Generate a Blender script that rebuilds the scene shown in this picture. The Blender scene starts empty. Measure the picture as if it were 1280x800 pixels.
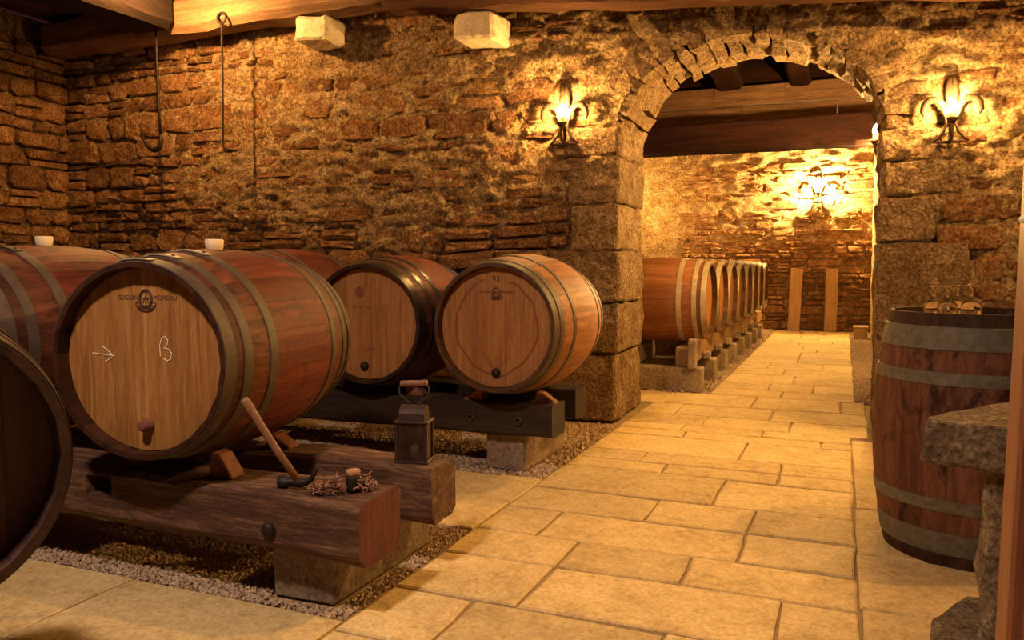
import bpy, bmesh, math, random
from math import pi, sin, cos, radians, sqrt, atan2
from mathutils import Vector, Matrix, noise

# ------------------------------------------------------------------ camera, light, exposure
sc = bpy.context.scene
COL = sc.collection
F_PX = 1006.0
cam_d = bpy.data.cameras.new('camera'); cam = bpy.data.objects.new('camera', cam_d); COL.objects.link(cam)
cam_d.sensor_width = 36.0; cam_d.lens = 36.0 * F_PX / 1280.0
cam_d.clip_start = 0.05; cam_d.clip_end = 100
cam.location = (0, 0, 1.05)
cam.rotation_euler = (pi / 2 - math.atan(68 / F_PX), 0, radians(22.4))
sc.camera = cam

world = bpy.data.worlds.new('world'); sc.world = world; world.use_nodes = True
bg = world.node_tree.nodes['Background']
bg.inputs[0].default_value = (0.9, 0.22, 0.22, 1); bg.inputs[1].default_value = 0.022

def light(kind, loc, power, color, size=0.1, target=None, spread=None):
    d = bpy.data.lights.new('lamp_light', kind); o = bpy.data.objects.new('lamp_light', d); COL.objects.link(o)
    d.energy = power; d.color = color; o.location = loc
    if kind == 'AREA':
        d.shape = 'DISK'; d.size = size
        if spread: d.spread = spread
    else:
        d.shadow_soft_size = size
    if target is not None:
        o.rotation_euler = (Vector(target) - Vector(loc)).to_track_quat('-Z', 'Y').to_euler()
    return o
WARM = (1.0, 0.47, 0.11)
# pale area light placed to fit the gravel shadow; its lamp fixture is added, unseen
light('AREA', (-1.45, 0.40, 2.95), 70, (1.0, 0.70, 0.48), 0.22, (-1.9, 1.6, 0.0))

vs = sc.view_settings
vs.view_transform = 'Standard'; vs.look = 'None'; vs.gamma = 1.0; vs.use_curve_mapping = False
vs.exposure = 0.35
sc.display_settings.display_device = 'sRGB'
sc.cycles.max_bounces = 14; sc.cycles.diffuse_bounces = 5; sc.cycles.transmission_bounces = 14
sc.cycles.sample_clamp_indirect = 6.0

# ------------------------------------------------------------------ materials
MAT = {}
def node(nt, t, **kw):
    n = nt.nodes.new(t)
    for k, v in kw.items():
        setattr(n, k, v)
    return n
def base_mat(name, rough=0.8, metal=0.0, spec=0.4):
    m = bpy.data.materials.new(name); m.use_nodes = True
    b = m.node_tree.nodes['Principled BSDF']
    b.inputs['Roughness'].default_value = rough; b.inputs['Metallic'].default_value = metal
    b.inputs['Specular IOR Level'].default_value = spec
    MAT[name] = m
    return m, m.node_tree, b
def ramp(nt, fac, stops):
    r = node(nt, 'ShaderNodeValToRGB'); e = r.color_ramp.elements
    while len(e) < len(stops): e.new(0.5)
    for i, (p, c) in enumerate(stops):
        e[i].position = p; e[i].color = (c[0], c[1], c[2], 1)
    nt.links.new(fac, r.inputs[0]); return r.outputs[0]
def noise_tex(nt, vec, scale, detail=6, rough=0.6, dist=0.0):
    n = node(nt, 'ShaderNodeTexNoise'); n.inputs['Scale'].default_value = scale
    n.inputs['Detail'].default_value = detail; n.inputs['Roughness'].default_value = rough
    n.inputs['Distortion'].default_value = dist
    nt.links.new(vec, n.inputs['Vector']); return n.outputs['Fac']
def mixc(nt, a, b, fac, mode='MIX'):
    m = node(nt, 'ShaderNodeMix', data_type='RGBA', blend_type=mode)
    for s, v in ((0, fac), (6, a), (7, b)):
        if hasattr(v, 'links') or hasattr(v, 'is_linked'): nt.links.new(v, m.inputs[s])
        elif s == 0: m.inputs[0].default_value = v
        else: m.inputs[s].default_value = (v[0], v[1], v[2], 1)
    return m.outputs[2]
def math_n(nt, op, a, b=0.5):
    m = node(nt, 'ShaderNodeMath', operation=op)
    for i, v in enumerate((a, b)):
        if hasattr(v, 'is_linked'): nt.links.new(v, m.inputs[i])
        else: m.inputs[i].default_value = v
    return m.outputs[0]
def coords(nt, scale=(1, 1, 1), kind='Object', rnd=True):
    tc = node(nt, 'ShaderNodeTexCoord'); mp = node(nt, 'ShaderNodeMapping'); mp.inputs['Scale'].default_value = scale
    nt.links.new(tc.outputs[kind], mp.inputs['Vector'])
    if rnd:
        oi = node(nt, 'ShaderNodeObjectInfo')
        cb = node(nt, 'ShaderNodeCombineXYZ')
        nt.links.new(math_n(nt, 'MULTIPLY', oi.outputs['Random'], 37.0), cb.inputs[0])
        nt.links.new(math_n(nt, 'MULTIPLY', oi.outputs['Random'], 91.0), cb.inputs[2])
        nt.links.new(cb.outputs[0], mp.inputs['Location'])
    return mp.outputs[0]
def bump(nt, b, h, strength, dist):
    n = node(nt, 'ShaderNodeBump'); n.inputs['Strength'].default_value = strength; n.inputs['Distance'].default_value = dist
    nt.links.new(h, n.inputs['Height']); nt.links.new(n.outputs[0], b.inputs['Normal'])
def obj_random(nt):
    return node(nt, 'ShaderNodeObjectInfo').outputs['Random']

def stone_mat(name, dark, mid, lightc, scale=9, bstr=1.0, bdist=0.02, vary=0.5, rnd=True, rough=0.9, pits=45, speck=0.0):
    m, nt, b = base_mat(name, rough, 0, 0.12)
    v = coords(nt, rnd=rnd)
    n1 = noise_tex(nt, v, scale, 8, 0.65, 0.4); n2 = noise_tex(nt, v, scale * 6, 6, 0.7)
    s = math_n(nt, 'ADD', math_n(nt, 'MULTIPLY', n1, 0.5), math_n(nt, 'MULTIPLY', n2, 0.5))
    c = ramp(nt, s, [(0.36, dark), (0.50, mid), (0.64, lightc)])
    if vary:
        r = obj_random(nt)
        t = ramp(nt, r, [(0, (1 - vary, 1 - vary * 1.1, 1 - vary * 1.15)), (0.5, (1, 0.97, 0.93)), (1, (1 + vary * .45, 1 + vary * .4, 1 + vary * .3))])
        c = mixc(nt, c, t, 1.0, 'MULTIPLY')
    if speck:
        n4 = noise_tex(nt, v, 62, 4, 0.75)
        c = mixc(nt, c, ramp(nt, n4, [(0.36, (0.22, 0.16, 0.14)), (0.50, (0.95, 0.92, 0.90)), (0.66, (1.5, 1.5, 1.45))]), speck, 'MULTIPLY')
    nt.links.new(c, b.inputs['Base Color'])
    vo = node(nt, 'ShaderNodeTexVoronoi', feature='SMOOTH_F1'); vo.inputs['Scale'].default_value = pits
    nt.links.new(v, vo.inputs['Vector'])
    n3 = noise_tex(nt, v, scale * 3, 10, 0.72, 0.6)
    h = math_n(nt, 'ADD', n3, math_n(nt, 'MULTIPLY', vo.outputs['Distance'], 0.35))
    bump(nt, b, h, bstr, bdist)
    return m
def wood_mat(name, dark, mid, lightc, scale, rough=0.6, bstr=0.35, bdist=0.004, vary=0.4, spec=0.4, fine=9, stain=None, rnd=True, blotch=0, ends=0):
    """grain stretched along the axis with the smallest entry of scale"""
    m, nt, b = base_mat(name, rough, 0, spec)
    v = coords(nt, scale, rnd=rnd)
    n1 = noise_tex(nt, v, 1.0, 7, 0.62, 0.9); n2 = noise_tex(nt, v, fine, 5, 0.7)
    s = math_n(nt, 'ADD', math_n(nt, 'MULTIPLY', n1, 0.62), math_n(nt, 'MULTIPLY', n2, 0.38))
    c = ramp(nt, s, [(0.32, dark), (0.5, mid), (0.68, lightc)])
    if blotch:
        bn = noise_tex(nt, coords(nt, (9, 3.5, 9), rnd=rnd), 1.0, 4, 0.65, 1.2)
        c = mixc(nt, c, (0.16, 0.13, 0.14), math_n(nt, 'MULTIPLY', ramp(nt, bn, [(0.52, (0, 0, 0)), (0.63, (1, 1, 1))]), blotch), 'MULTIPLY')
    if stain:
        axis, lo, hi, col, amt = stain
        v2 = coords(nt, rnd=False)
        sx = node(nt, 'ShaderNodeSeparateXYZ'); nt.links.new(v2, sx.inputs[0])
        nn = noise_tex(nt, v, 0.7, 4, 0.6)
        p = math_n(nt, 'ADD', sx.outputs[axis], math_n(nt, 'MULTIPLY', math_n(nt, 'SUBTRACT', nn, 0.5), 0.18))
        f = ramp(nt, p, [(max(0, lo - 0.06), (0, 0, 0)), (lo + 0.06, (1, 1, 1)), (hi - 0.06, (1, 1, 1)), (min(1, hi + 0.06), (0, 0, 0))])
        c = mixc(nt, c, col, math_n(nt, 'MULTIPLY', f, amt), 'MULTIPLY')
    if ends:      # weathered, handled ends of the staves
        sx = node(nt, 'ShaderNodeSeparateXYZ'); nt.links.new(coords(nt, rnd=False), sx.inputs[0])
        f = ramp(nt, math_n(nt, 'DIVIDE', sx.outputs[1], ends), [(0.03, (1, 1, 1)), (0.17, (0, 0, 0)), (0.83, (0, 0, 0)), (0.97, (1, 1, 1))])
        c = mixc(nt, c, (0.25, 0.30, 0.30), math_n(nt, 'MULTIPLY', f, 0.9), 'MULTIPLY')
    if vary:
        t = ramp(nt, obj_random(nt), [(0, (1 - vary, 1 - vary * 1.15, 1 - vary * 1.2)), (0.5, (1, 0.95, 0.92)), (1, (1 + vary * .4, 1 + vary * .4, 1 + vary * .3))])
        c = mixc(nt, c, t, 1.0, 'MULTIPLY')
    nt.links.new(c, b.inputs['Base Color'])
    bump(nt, b, s, bstr, bdist)
    return m
def plain_mat(name, col, rough=0.6, metal=0.0, var=0.25, scale=25, bstr=0.2, spec=0.4):
    m, nt, b = base_mat(name, rough, metal, spec)
    v = coords(nt, rnd=False); n = noise_tex(nt, v, scale, 6, 0.65)
    c = ramp(nt, n, [(0.3, tuple(x * (1 - var) for x in col)), (0.7, tuple(min(1, x * (1 + var)) for x in col))])
    nt.links.new(c, b.inputs['Base Color']); bump(nt, b, n, bstr, 0.003)
    return m
def emit_mat(name, col, strength):
    m = bpy.data.materials.new(name); m.use_nodes = True; nt = m.node_tree
    nt.nodes.remove(nt.nodes['Principled BSDF'])
    e = node(nt, 'ShaderNodeEmission'); e.inputs[0].default_value = (*col, 1); e.inputs[1].default_value = strength
    nt.links.new(e.outputs[0], nt.nodes['Material Output'].inputs['Surface']); MAT[name] = m
    return m

stone_mat('rubble', (0.12, 0.050, 0.024), (0.32, 0.170, 0.080), (0.56, 0.36, 0.185), 9, 1.0, 0.06, 0.35, speck=0.8)
stone_mat('plaster', (0.18, 0.090, 0.045), (0.45, 0.31, 0.165), (0.74, 0.59, 0.36), 6.5, 1.0, 0.10, 0, False, pits=34, speck=0.9)
stone_mat('ashlar', (0.15, 0.09, 0.05), (0.33, 0.225, 0.13), (0.56, 0.43, 0.27), 9, 1.0, 0.06, 0.15, pits=55, speck=0.8)
stone_mat('pale_stone', (0.50, 0.42, 0.31), (0.66, 0.58, 0.44), (0.80, 0.73, 0.58), 7, 0.7, 0.01, 0.12)
stone_mat('table_stone', (0.12, 0.09, 0.062), (0.27, 0.21, 0.145), (0.48, 0.39, 0.27), 14, 1.0, 0.02, 0.15, pits=60, speck=0.7)
stone_mat('concrete', (0.16, 0.12, 0.09), (0.27, 0.21, 0.16), (0.37, 0.30, 0.23), 6, 0.5, 0.006, 0.2, pits=120, speck=0.5)
stone_mat('slab', (0.43, 0.32, 0.155), (0.60, 0.465, 0.24), (0.70, 0.555, 0.31), 3.2, 0.6, 0.012, 0.16, rough=0.85, pits=30, speck=0.28)
stone_mat('grout', (0.22, 0.15, 0.09), (0.31, 0.22, 0.13), (0.40, 0.29, 0.18), 12, 0.8, 0.01, 0, False)
stone_mat('gravel', (0.18, 0.12, 0.085), (0.40, 0.29, 0.205), (0.68, 0.56, 0.43), 60, 0.3, 0.002, 0, False)
SY = (26, 2.2, 26); SX = (2.2, 26, 26); SZ = (26, 26, 2.2)
wood_mat('oak_stave', (0.045, 0.013, 0.0075), (0.110, 0.031, 0.015), (0.20, 0.070, 0.033), SY, 0.62, 0.4, 0.003, 0.35, 0.25, blotch=0.6, ends=0.88,
         stain=(1, 0.24, 0.64, (0.95, 0.50, 0.50), 0.9))
wood_mat('oak_stave_pale', (0.14, 0.052, 0.022), (0.26, 0.105, 0.043), (0.38, 0.18, 0.078), SY, 0.62, 0.3, 0.003, 0.3, 0.25, blotch=0.25, ends=0.88)
wood_mat('oak_stave_old', (0.055, 0.022, 0.014), (0.125, 0.050, 0.029), (0.22, 0.10, 0.06), SY, 0.7, 0.5, 0.004, 0.35, 0.2, blotch=0.9, ends=0.885)
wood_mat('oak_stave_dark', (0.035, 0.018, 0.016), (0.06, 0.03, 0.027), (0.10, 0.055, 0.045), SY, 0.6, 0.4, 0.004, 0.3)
wood_mat('oak_head', (0.12, 0.050, 0.015), (0.27, 0.125, 0.036), (0.42, 0.23, 0.078), (34, 34, 2.0), 0.6, 0.4, 0.003, 0.14)
wood_mat('oak_head_stained', (0.15, 0.058, 0.018), (0.31, 0.135, 0.042), (0.43, 0.215, 0.075), (34, 34, 2.0), 0.6, 0.4, 0.003, 0.14)
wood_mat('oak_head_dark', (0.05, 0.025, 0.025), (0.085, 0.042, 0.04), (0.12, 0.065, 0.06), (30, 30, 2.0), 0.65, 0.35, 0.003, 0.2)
wood_mat('beam_wood', (0.022, 0.009, 0.006), (0.090, 0.041, 0.026), (0.30, 0.175, 0.11), (3.5, 34, 34), 0.8, 0.9, 0.010, 0.25)
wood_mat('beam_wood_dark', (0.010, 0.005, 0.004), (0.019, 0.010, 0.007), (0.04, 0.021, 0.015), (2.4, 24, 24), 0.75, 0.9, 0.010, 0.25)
wood_mat('beam_end', (0.06, 0.013, 0.014), (0.11, 0.026, 0.026), (0.17, 0.05, 0.042), (14, 14, 3), 0.8, 0.8, 0.008, 0.1)
wood_mat('old_timber', (0.075, 0.036, 0.019), (0.17, 0.095, 0.052), (0.31, 0.19, 0.105), (1.6, 18, 18), 0.8, 0.9, 0.012, 0.25)
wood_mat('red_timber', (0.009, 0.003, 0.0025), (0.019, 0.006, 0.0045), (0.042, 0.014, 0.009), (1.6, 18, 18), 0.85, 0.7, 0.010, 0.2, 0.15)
wood_mat('ceiling_board', (0.05, 0.026, 0.018), (0.09, 0.05, 0.034), (0.14, 0.085, 0.055), (1.6, 18, 18), 0.8, 0.7, 0.010, 0.3)
wood_mat('brown_timber', (0.05, 0.022, 0.012), (0.11, 0.050, 0.027), (0.20, 0.105, 0.058), (1.6, 18, 18), 0.85, 0.9, 0.012, 0.2, 0.2)
wood_mat('shaded_timber', (0.010, 0.005, 0.004), (0.018, 0.010, 0.007), (0.03, 0.018, 0.012), (1.6, 18, 18), 0.9, 0.7, 0.010, 0.2, 0.15)  # near-black base colour puts the shade under the ceilings into the wood
wood_mat('wedge_wood', (0.10, 0.036, 0.024), (0.19, 0.072, 0.046), (0.29, 0.13, 0.08), (9, 24, 24), 0.75, 0.5, 0.004, 0.3)
wood_mat('plank_wood', (0.20, 0.12, 0.055), (0.33, 0.21, 0.10), (0.44, 0.30, 0.16), SZ, 0.7, 0.4, 0.004, 0.2)
wood_mat('handle_wood', (0.11, 0.05, 0.03), (0.19, 0.09, 0.055), (0.27, 0.14, 0.09), (40, 40, 3), 0.6, 0.3, 0.002, 0)
wood_mat('post_wood', (0.15, 0.055, 0.030), (0.25, 0.095, 0.048), (0.34, 0.15, 0.08), SZ, 0.5, 0.4, 0.004, 0.15)
plain_mat('grey_hoop', (0.065, 0.044, 0.032), 0.6, 0.1, 0.35, 18, 0.3)
plain_mat('pale_hoop', (0.40, 0.32, 0.22), 0.5, 0.3, 0.25, 18, 0.25)
plain_mat('rust_hoop', (0.13, 0.115, 0.085), 0.65, 0.2, 0.35, 30, 0.4)
plain_mat('black_hoop', (0.030, 0.022, 0.020), 0.32, 0.35, 0.4, 20, 0.3)
plain_mat('black_iron', (0.018, 0.012, 0.010), 0.6, 0.3, 0.4, 40, 0.4)
plain_mat('sconce_iron', (0.06, 0.034, 0.020), 0.65, 0.3, 0.4, 40, 0.4)
plain_mat('lantern_tin', (0.040, 0.019, 0.018), 0.6, 0.3, 0.4, 35, 0.4)
plain_mat('stamp_ink', (0.055, 0.022, 0.016), 0.8, 0, 0.2)
plain_mat('stain_ink', (0.19, 0.065, 0.032), 0.8, 0, 0.2)
plain_mat('chalk', (0.85, 0.78, 0.66), 0.9, 0, 0.1)
plain_mat('bung_white', (0.66, 0.52, 0.34), 0.6, 0, 0.08)
plain_mat('cork', (0.36, 0.20, 0.11), 0.9, 0, 0.3, 60)
plain_mat('tow', (0.27, 0.14, 0.10), 0.95, 0, 0.3, 60)
plain_mat('candle_wax', (0.75, 0.60, 0.36), 0.6, 0, 0.1)
plain_mat('white_enamel', (0.75, 0.68, 0.55), 0.4, 0, 0.05)
plain_mat('void', (0.02, 0.012, 0.010), 0.9, 0, 0.2)
emit_mat('bulb_glow', (1.0, 0.53, 0.145), 2150.0)
emit_mat('bulb_glow_far', (1.0, 0.57, 0.17), 36000.0)
emit_mat('bulb_glow_assumed_side', (1.0, 0.54, 0.15), 11000.0)
emit_mat('bulb_glow_passage', (1.0, 0.55, 0.15), 8000.0)
emit_mat('bulb_glow_assumed_corner', (1.0, 0.50, 0.14), 3900.0)
mg, ntg, bgl = base_mat('clear_glass', 0.02)
bgl.inputs['Transmission Weight'].default_value = 1.0; bgl.inputs['IOR'].default_value = 1.47
nzg = noise_tex(ntg, coords(ntg, rnd=False), 6); ntg.links.new(ramp(ntg, nzg, [(0, (0.96, 0.96, 0.95)), (1, (1, 1, 1))]), bgl.inputs['Base Color'])
mg, ntg, bgl = base_mat('smoked_glass', 0.15, 0, 0.6)
bgl.inputs['Alpha'].default_value = 0.55
nzg = noise_tex(ntg, coords(ntg, rnd=False), 20); ntg.links.new(ramp(ntg, nzg, [(0.3, (0.02, 0.010, 0.010)), (0.7, (0.07, 0.038, 0.032))]), bgl.inputs['Base Color'])

# ------------------------------------------------------------------ helpers
def link(o, parent=None):
    COL.objects.link(o)
    if parent is not None: o.parent = parent
    return o
def mesh_obj(name, verts, faces, mat, parent=None, smooth=False, fix=True):
    me = bpy.data.meshes.new(name); me.from_pydata([tuple(v) for v in verts], [], faces)
    if fix:
        bm = bmesh.new(); bm.from_mesh(me); bmesh.ops.recalc_face_normals(bm, faces=bm.faces); bm.to_mesh(me); bm.free()
    for m in (mat if isinstance(mat, (list, tuple)) else [mat]): me.materials.append(MAT[m])
    if smooth: me.shade_smooth()
    return link(bpy.data.objects.new(name, me), parent)
def bm_obj(name, bm, mat, parent=None, smooth=False):
    bmesh.ops.recalc_face_normals(bm, faces=bm.faces)
    me = bpy.data.meshes.new(name); bm.to_mesh(me); bm.free()
    for m in (mat if isinstance(mat, (list, tuple)) else [mat]): me.materials.append(MAT[m])
    if smooth: me.shade_smooth()
    return link(bpy.data.objects.new(name, me), parent)
def share(name, me, parent, loc=(0, 0, 0), rot=(0, 0, 0)):
    o = link(bpy.data.objects.new(name, me), parent); o.location = loc; o.rotation_euler = rot; return o
def thing(name, label, cat, loc=(0, 0, 0), rot=(0, 0, 0), group=None):
    o = link(bpy.data.objects.new(name, None)); o.location = loc; o.rotation_euler = rot; o.empty_display_size = 0.1
    return tag(o, label, cat, group)
def tag(o, label, cat, group=None, kind=None):
    o['label'] = label; o['category'] = cat
    if group: o['group'] = group
    if kind: o['kind'] = kind
    return o
def struct(o, label=None):
    o['kind'] = 'structure'
    if label: o['label'] = label
    return o
def copy_tree(o, parent=None):
    c = o.copy(); COL.objects.link(c); c.parent = parent
    for ch in list(o.children): copy_tree(ch, c)
    return c
def nz(p, s=1.0, o=0.0):
    return noise.noise((p[0] * s + o, p[1] * s + o * 1.7, p[2] * s - o))
def rough_box(name, x0, x1, y0, y1, z0, z1, mat, parent=None, bev=0.008, jit=0.006, cuts=3, seed=0, freq=6, smooth=False, segs=1):
    bm = bmesh.new(); bmesh.ops.create_cube(bm, size=1)
    for v in bm.verts:
        v.co = Vector(((x0 + x1) / 2 + v.co.x * (x1 - x0), (y0 + y1) / 2 + v.co.y * (y1 - y0), (z0 + z1) / 2 + v.co.z * (z1 - z0)))
    if bev: bmesh.ops.bevel(bm, geom=bm.edges[:], offset=bev, segments=segs, affect='EDGES', profile=0.6)
    if cuts:
        big = [e for e in bm.edges if e.calc_length() > bev * 2.5]
        bmesh.ops.subdivide_edges(bm, edges=big, cuts=cuts, use_grid_fill=True)
    if jit:
        for v in bm.verts:
            p = v.co.copy(); v.co += jit * Vector((nz(p, freq, seed + 3.1), nz(p, freq, seed + 11.7), nz(p, freq, seed + 23.3)))
            v.co += jit * 0.5 * Vector((nz(p, freq * 4, seed + 5), nz(p, freq * 4, seed + 15), nz(p, freq * 4, seed + 25)))
    return bm_obj(name, bm, mat, parent, smooth)
def tube(name, pts, r, mat, parent=None, n=8, flat=(1, 1), ref=None, smooth=True, closed=False):
    pts = [Vector(p) for p in pts]; N = len(pts); V = []; Fc = []
    rs = r if isinstance(r, (list, tuple)) else [r] * N
    up = Vector(ref) if ref else None
    for i, p in enumerate(pts):
        a = pts[(i - 1) % N] if (closed or i > 0) else p; b = pts[(i + 1) % N] if (closed or i < N - 1) else p
        t = (b - a).normalized()
        if up is None:
            up = Vector((0, 0, 1)) if abs(t.z) < 0.9 else Vector((1, 0, 0))
        s = t.cross(up); s.normalize(); w = s.cross(t).normalized()
        if ref is None: up = w
        for k in range(n):
            an = 2 * pi * k / n
            V.append(p + s * cos(an) * rs[i] * flat[0] + w * sin(an) * rs[i] * flat[1])
    for i in range(N if closed else N - 1):
        for k in range(n):
            j = (i + 1) % N
            Fc.append((i * n + k, i * n + (k + 1) % n, j * n + (k + 1) % n, j * n + k))
    if not closed:
        Fc.append(tuple(range(n))[::-1]); Fc.append(tuple((N - 1) * n + k for k in range(n)))
    return mesh_obj(name, V, Fc, mat, parent, smooth)
def lathe(name, prof, mat, parent=None, n=24, smooth=True, loc=(0, 0, 0), flat=1.0):
    V = []; Fc = []; idx = []
    for r, z in prof:
        if r < 1e-6:
            idx.append([len(V)]); V.append((loc[0], loc[1], loc[2] + z))
        else:
            idx.append(list(range(len(V), len(V) + n)))
            for k in range(n): V.append((loc[0] + r * cos(2 * pi * k / n), loc[1] + flat * r * sin(2 * pi * k / n), loc[2] + z))
    for a, b in zip(idx, idx[1:]):
        for k in range(n):
            q = [a[k % len(a)], a[(k + 1) % len(a)], b[(k + 1) % len(b)], b[k % len(b)]]
            q2 = []
            for i in q:
                if i not in q2: q2.append(i)
            if len(q2) > 2: Fc.append(tuple(q2))
    return mesh_obj(name, V, Fc, mat, parent, smooth)
def hewn(name, p0, p1, w, h, mat, parent=None, seg=24, jit=0.008, seed=0, top=0.0, bend=0.0, pocket=None, ch=0.03, endmat=None):
    """hand-hewn timber from p0 to p1 (centres of the end faces), in its own frame along local X"""
    p0 = Vector(p0); p1 = Vector(p1); L = (p1 - p0).length
    sec = [(-w / 2, -h / 2 + ch), (-w / 2 + ch, -h / 2), (0, -h / 2), (w / 2 - ch, -h / 2), (w / 2, -h / 2 + ch), (w / 2, 0), (w / 2, h / 2 - ch * .5),
           (w / 2 - ch * .5, h / 2), (0, h / 2), (-w / 2 + ch * .5, h / 2), (-w / 2, h / 2 - ch * .5), (-w / 2, 0)]
    V = []; Fc = []; n = len(sec)
    for i in range(seg + 1):
        t = i / seg
        for (a, b) in sec:
            p = (L * t, a, b)
            V.append((L * t + (0.4 * jit * nz((0, a * 9, b * 9), 1, seed) if i in (0, seg) else 0), a + jit * nz(p, 3.2, seed) + 0.5 * jit * nz(p, 11, seed + 4),
                      b + jit * nz(p, 3.2, seed + 9) + 0.5 * jit * nz(p, 11, seed + 14) + bend * 4 * t * (1 - t)))
    for i in range(seg):
        for k in range(n):
            Fc.append((i * n + k, i * n + (k + 1) % n, (i + 1) * n + (k + 1) % n, (i + 1) * n + k))
    Fc.append(tuple(range(n))[::-1]); Fc.append(tuple(seg * n + k for k in range(n)))
    bm = bmesh.new(); bv = [bm.verts.new(v) for v in V]
    fs = [bm.faces.new([bv[i] for i in f]) for f in Fc]
    if endmat: fs[-1].material_index = 1; fs[-2].material_index = 1
    bmesh.ops.recalc_face_normals(bm, faces=bm.faces)
    if pocket:
        c = Vector(pocket); f = min(bm.faces, key=lambda q: (q.calc_center_median() - c).length)
        bmesh.ops.inset_individual(bm, faces=[f], thickness=0.006, depth=0)
        bmesh.ops.inset_individual(bm, faces=[f], thickness=0.002, depth=-0.07)
    o = bm_obj(name, bm, [mat, endmat] if endmat else mat, parent)
    d = (p1 - p0).normalized()
    o.location = p0; o.rotation_euler = (0, -math.asin(d.z), atan2(d.y, d.x))
    return o

# ------------------------------------------------------------------ stone walls
def quad_outline(c, gap, rng):
    """eight-point outline of a stone from its four corners, with the corners knocked off and a joint left round it"""
    cx = sum(p[0] for p in c) / 4; cz = sum(p[1] for p in c) / 4
    w = max(p[0] for p in c) - min(p[0] for p in c); h = max(p[1] for p in c) - min(p[1] for p in c)
    if w < 3 * gap or h < 3 * gap: return None
    c = [(cx + (p[0] - cx) * (1 - 2 * gap / w), cz + (p[1] - cz) * (1 - 2 * gap / h)) for p in c]
    out = []
    k = min(w, h)
    for i in range(4):
        a, b = c[i], c[(i + 1) % 4]
        l = max(1e-6, sqrt((b[0] - a[0]) ** 2 + (b[1] - a[1]) ** 2))
        e1 = min(0.4, k * rng.uniform(0.10, 0.30) / l); e2 = min(0.4, k * rng.uniform(0.10, 0.30) / l)
        for e in (e1, 1 - e2):
            j = 0.085 * k
            out.append((a[0] + (b[0] - a[0]) * e + rng.uniform(-j, j), a[1] + (b[1] - a[1]) * e + rng.uniform(-j, j)))
    return out
def stone_geo(poly, d, fn, rng, back=0.09, bev=0.018):
    n = len(poly); cx = sum(p[0] for p in poly) / n; cz = sum(p[1] for p in poly) / n
    ext = min(max(p[0] for p in poly) - min(p[0] for p in poly), max(p[1] for p in poly) - min(p[1] for p in poly))
    bev = min(bev, ext * 0.22)
    V = [fn(p[0], p[1], -back) for p in poly] + [fn(p[0], p[1], d - bev * rng.uniform(0.7, 1.3)) for p in poly]
    for p in poly:
        l = max(1e-6, sqrt((p[0] - cx) ** 2 + (p[1] - cz) ** 2)); s = 1 - bev * rng.uniform(0.8, 1.6) / l
        V.append(fn(cx + (p[0] - cx) * s, cz + (p[1] - cz) * s, d + rng.uniform(-0.011, 0.009)))
    V.append(fn(cx + rng.uniform(-.2, .2) * ext, cz + rng.uniform(-.2, .2) * ext, d + rng.uniform(-0.004, 0.012)))
    Fc = []
    for r in (0, n):
        for i in range(n): Fc.append((r + i, r + (i + 1) % n, r + n + (i + 1) % n, r + n + i))
    for i in range(n): Fc.append((2 * n + i, 2 * n + (i + 1) % n, 3 * n))
    return V, Fc
def courses(u0, u1, v0, v1, hr, wr, rng, ulim=None, amp=0.03, skip=None, seed=0):
    lines = [v0]
    while lines[-1] < v1 - hr[0]: lines.append(lines[-1] + rng.uniform(*hr))
    def L(k, u): return lines[k] + (amp * nz((u * 0.9, k * 5.3, seed), 1.0, seed + 2) + amp * .4 * nz((u * 4, k * 3.1, seed), 1, seed) if 0 < k < len(lines) - 1 else 0)
    out = []
    for k in range(len(lines) - 1):
        vm = (lines[k] + lines[k + 1]) / 2
        a, b = (ulim(vm) if ulim else (u0, u1)); a = max(a, u0); b = min(b, u1)
        us = [a]
        hh = lines[k + 1] - lines[k]
        while us[-1] < b - wr[0] * 0.6:
            us.append(us[-1] + rng.uniform(*wr) * (0.75 + 0.5 * (hh - hr[0]) / max(1e-6, hr[1] - hr[0])))
        us[-1] = b
        sl = [(rng.uniform(-.03, .03), rng.uniform(-.03, .03)) for _ in us]; sl[0] = sl[-1] = (0, 0)
        for j in range(len(us) - 1):
            A, B = us[j], us[j + 1]
            q = [(A + sl[j][0], L(k, A)), (B + sl[j + 1][0], L(k, B)), (B + sl[j + 1][1], L(k + 1, B)), (A + sl[j][1], L(k + 1, A))]
            if skip and skip((A + B) / 2, vm, (B - A) / 2, hh / 2): continue
            if hh > hr[0] * 1.35 and rng.random() < 0.28 and B - A > wr[0]:
                f = rng.uniform(0.4, 0.62)
                m0 = (q[0][0] + (q[3][0] - q[0][0]) * f, q[0][1] + (q[3][1] - q[0][1]) * f); m1 = (q[1][0] + (q[2][0] - q[1][0]) * f, q[1][1] + (q[2][1] - q[1][1]) * f)
                out += [[q[0], q[1], m1, m0], [m0, m1, q[2], q[3]]]
            else: out.append(q)
    return out
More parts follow.
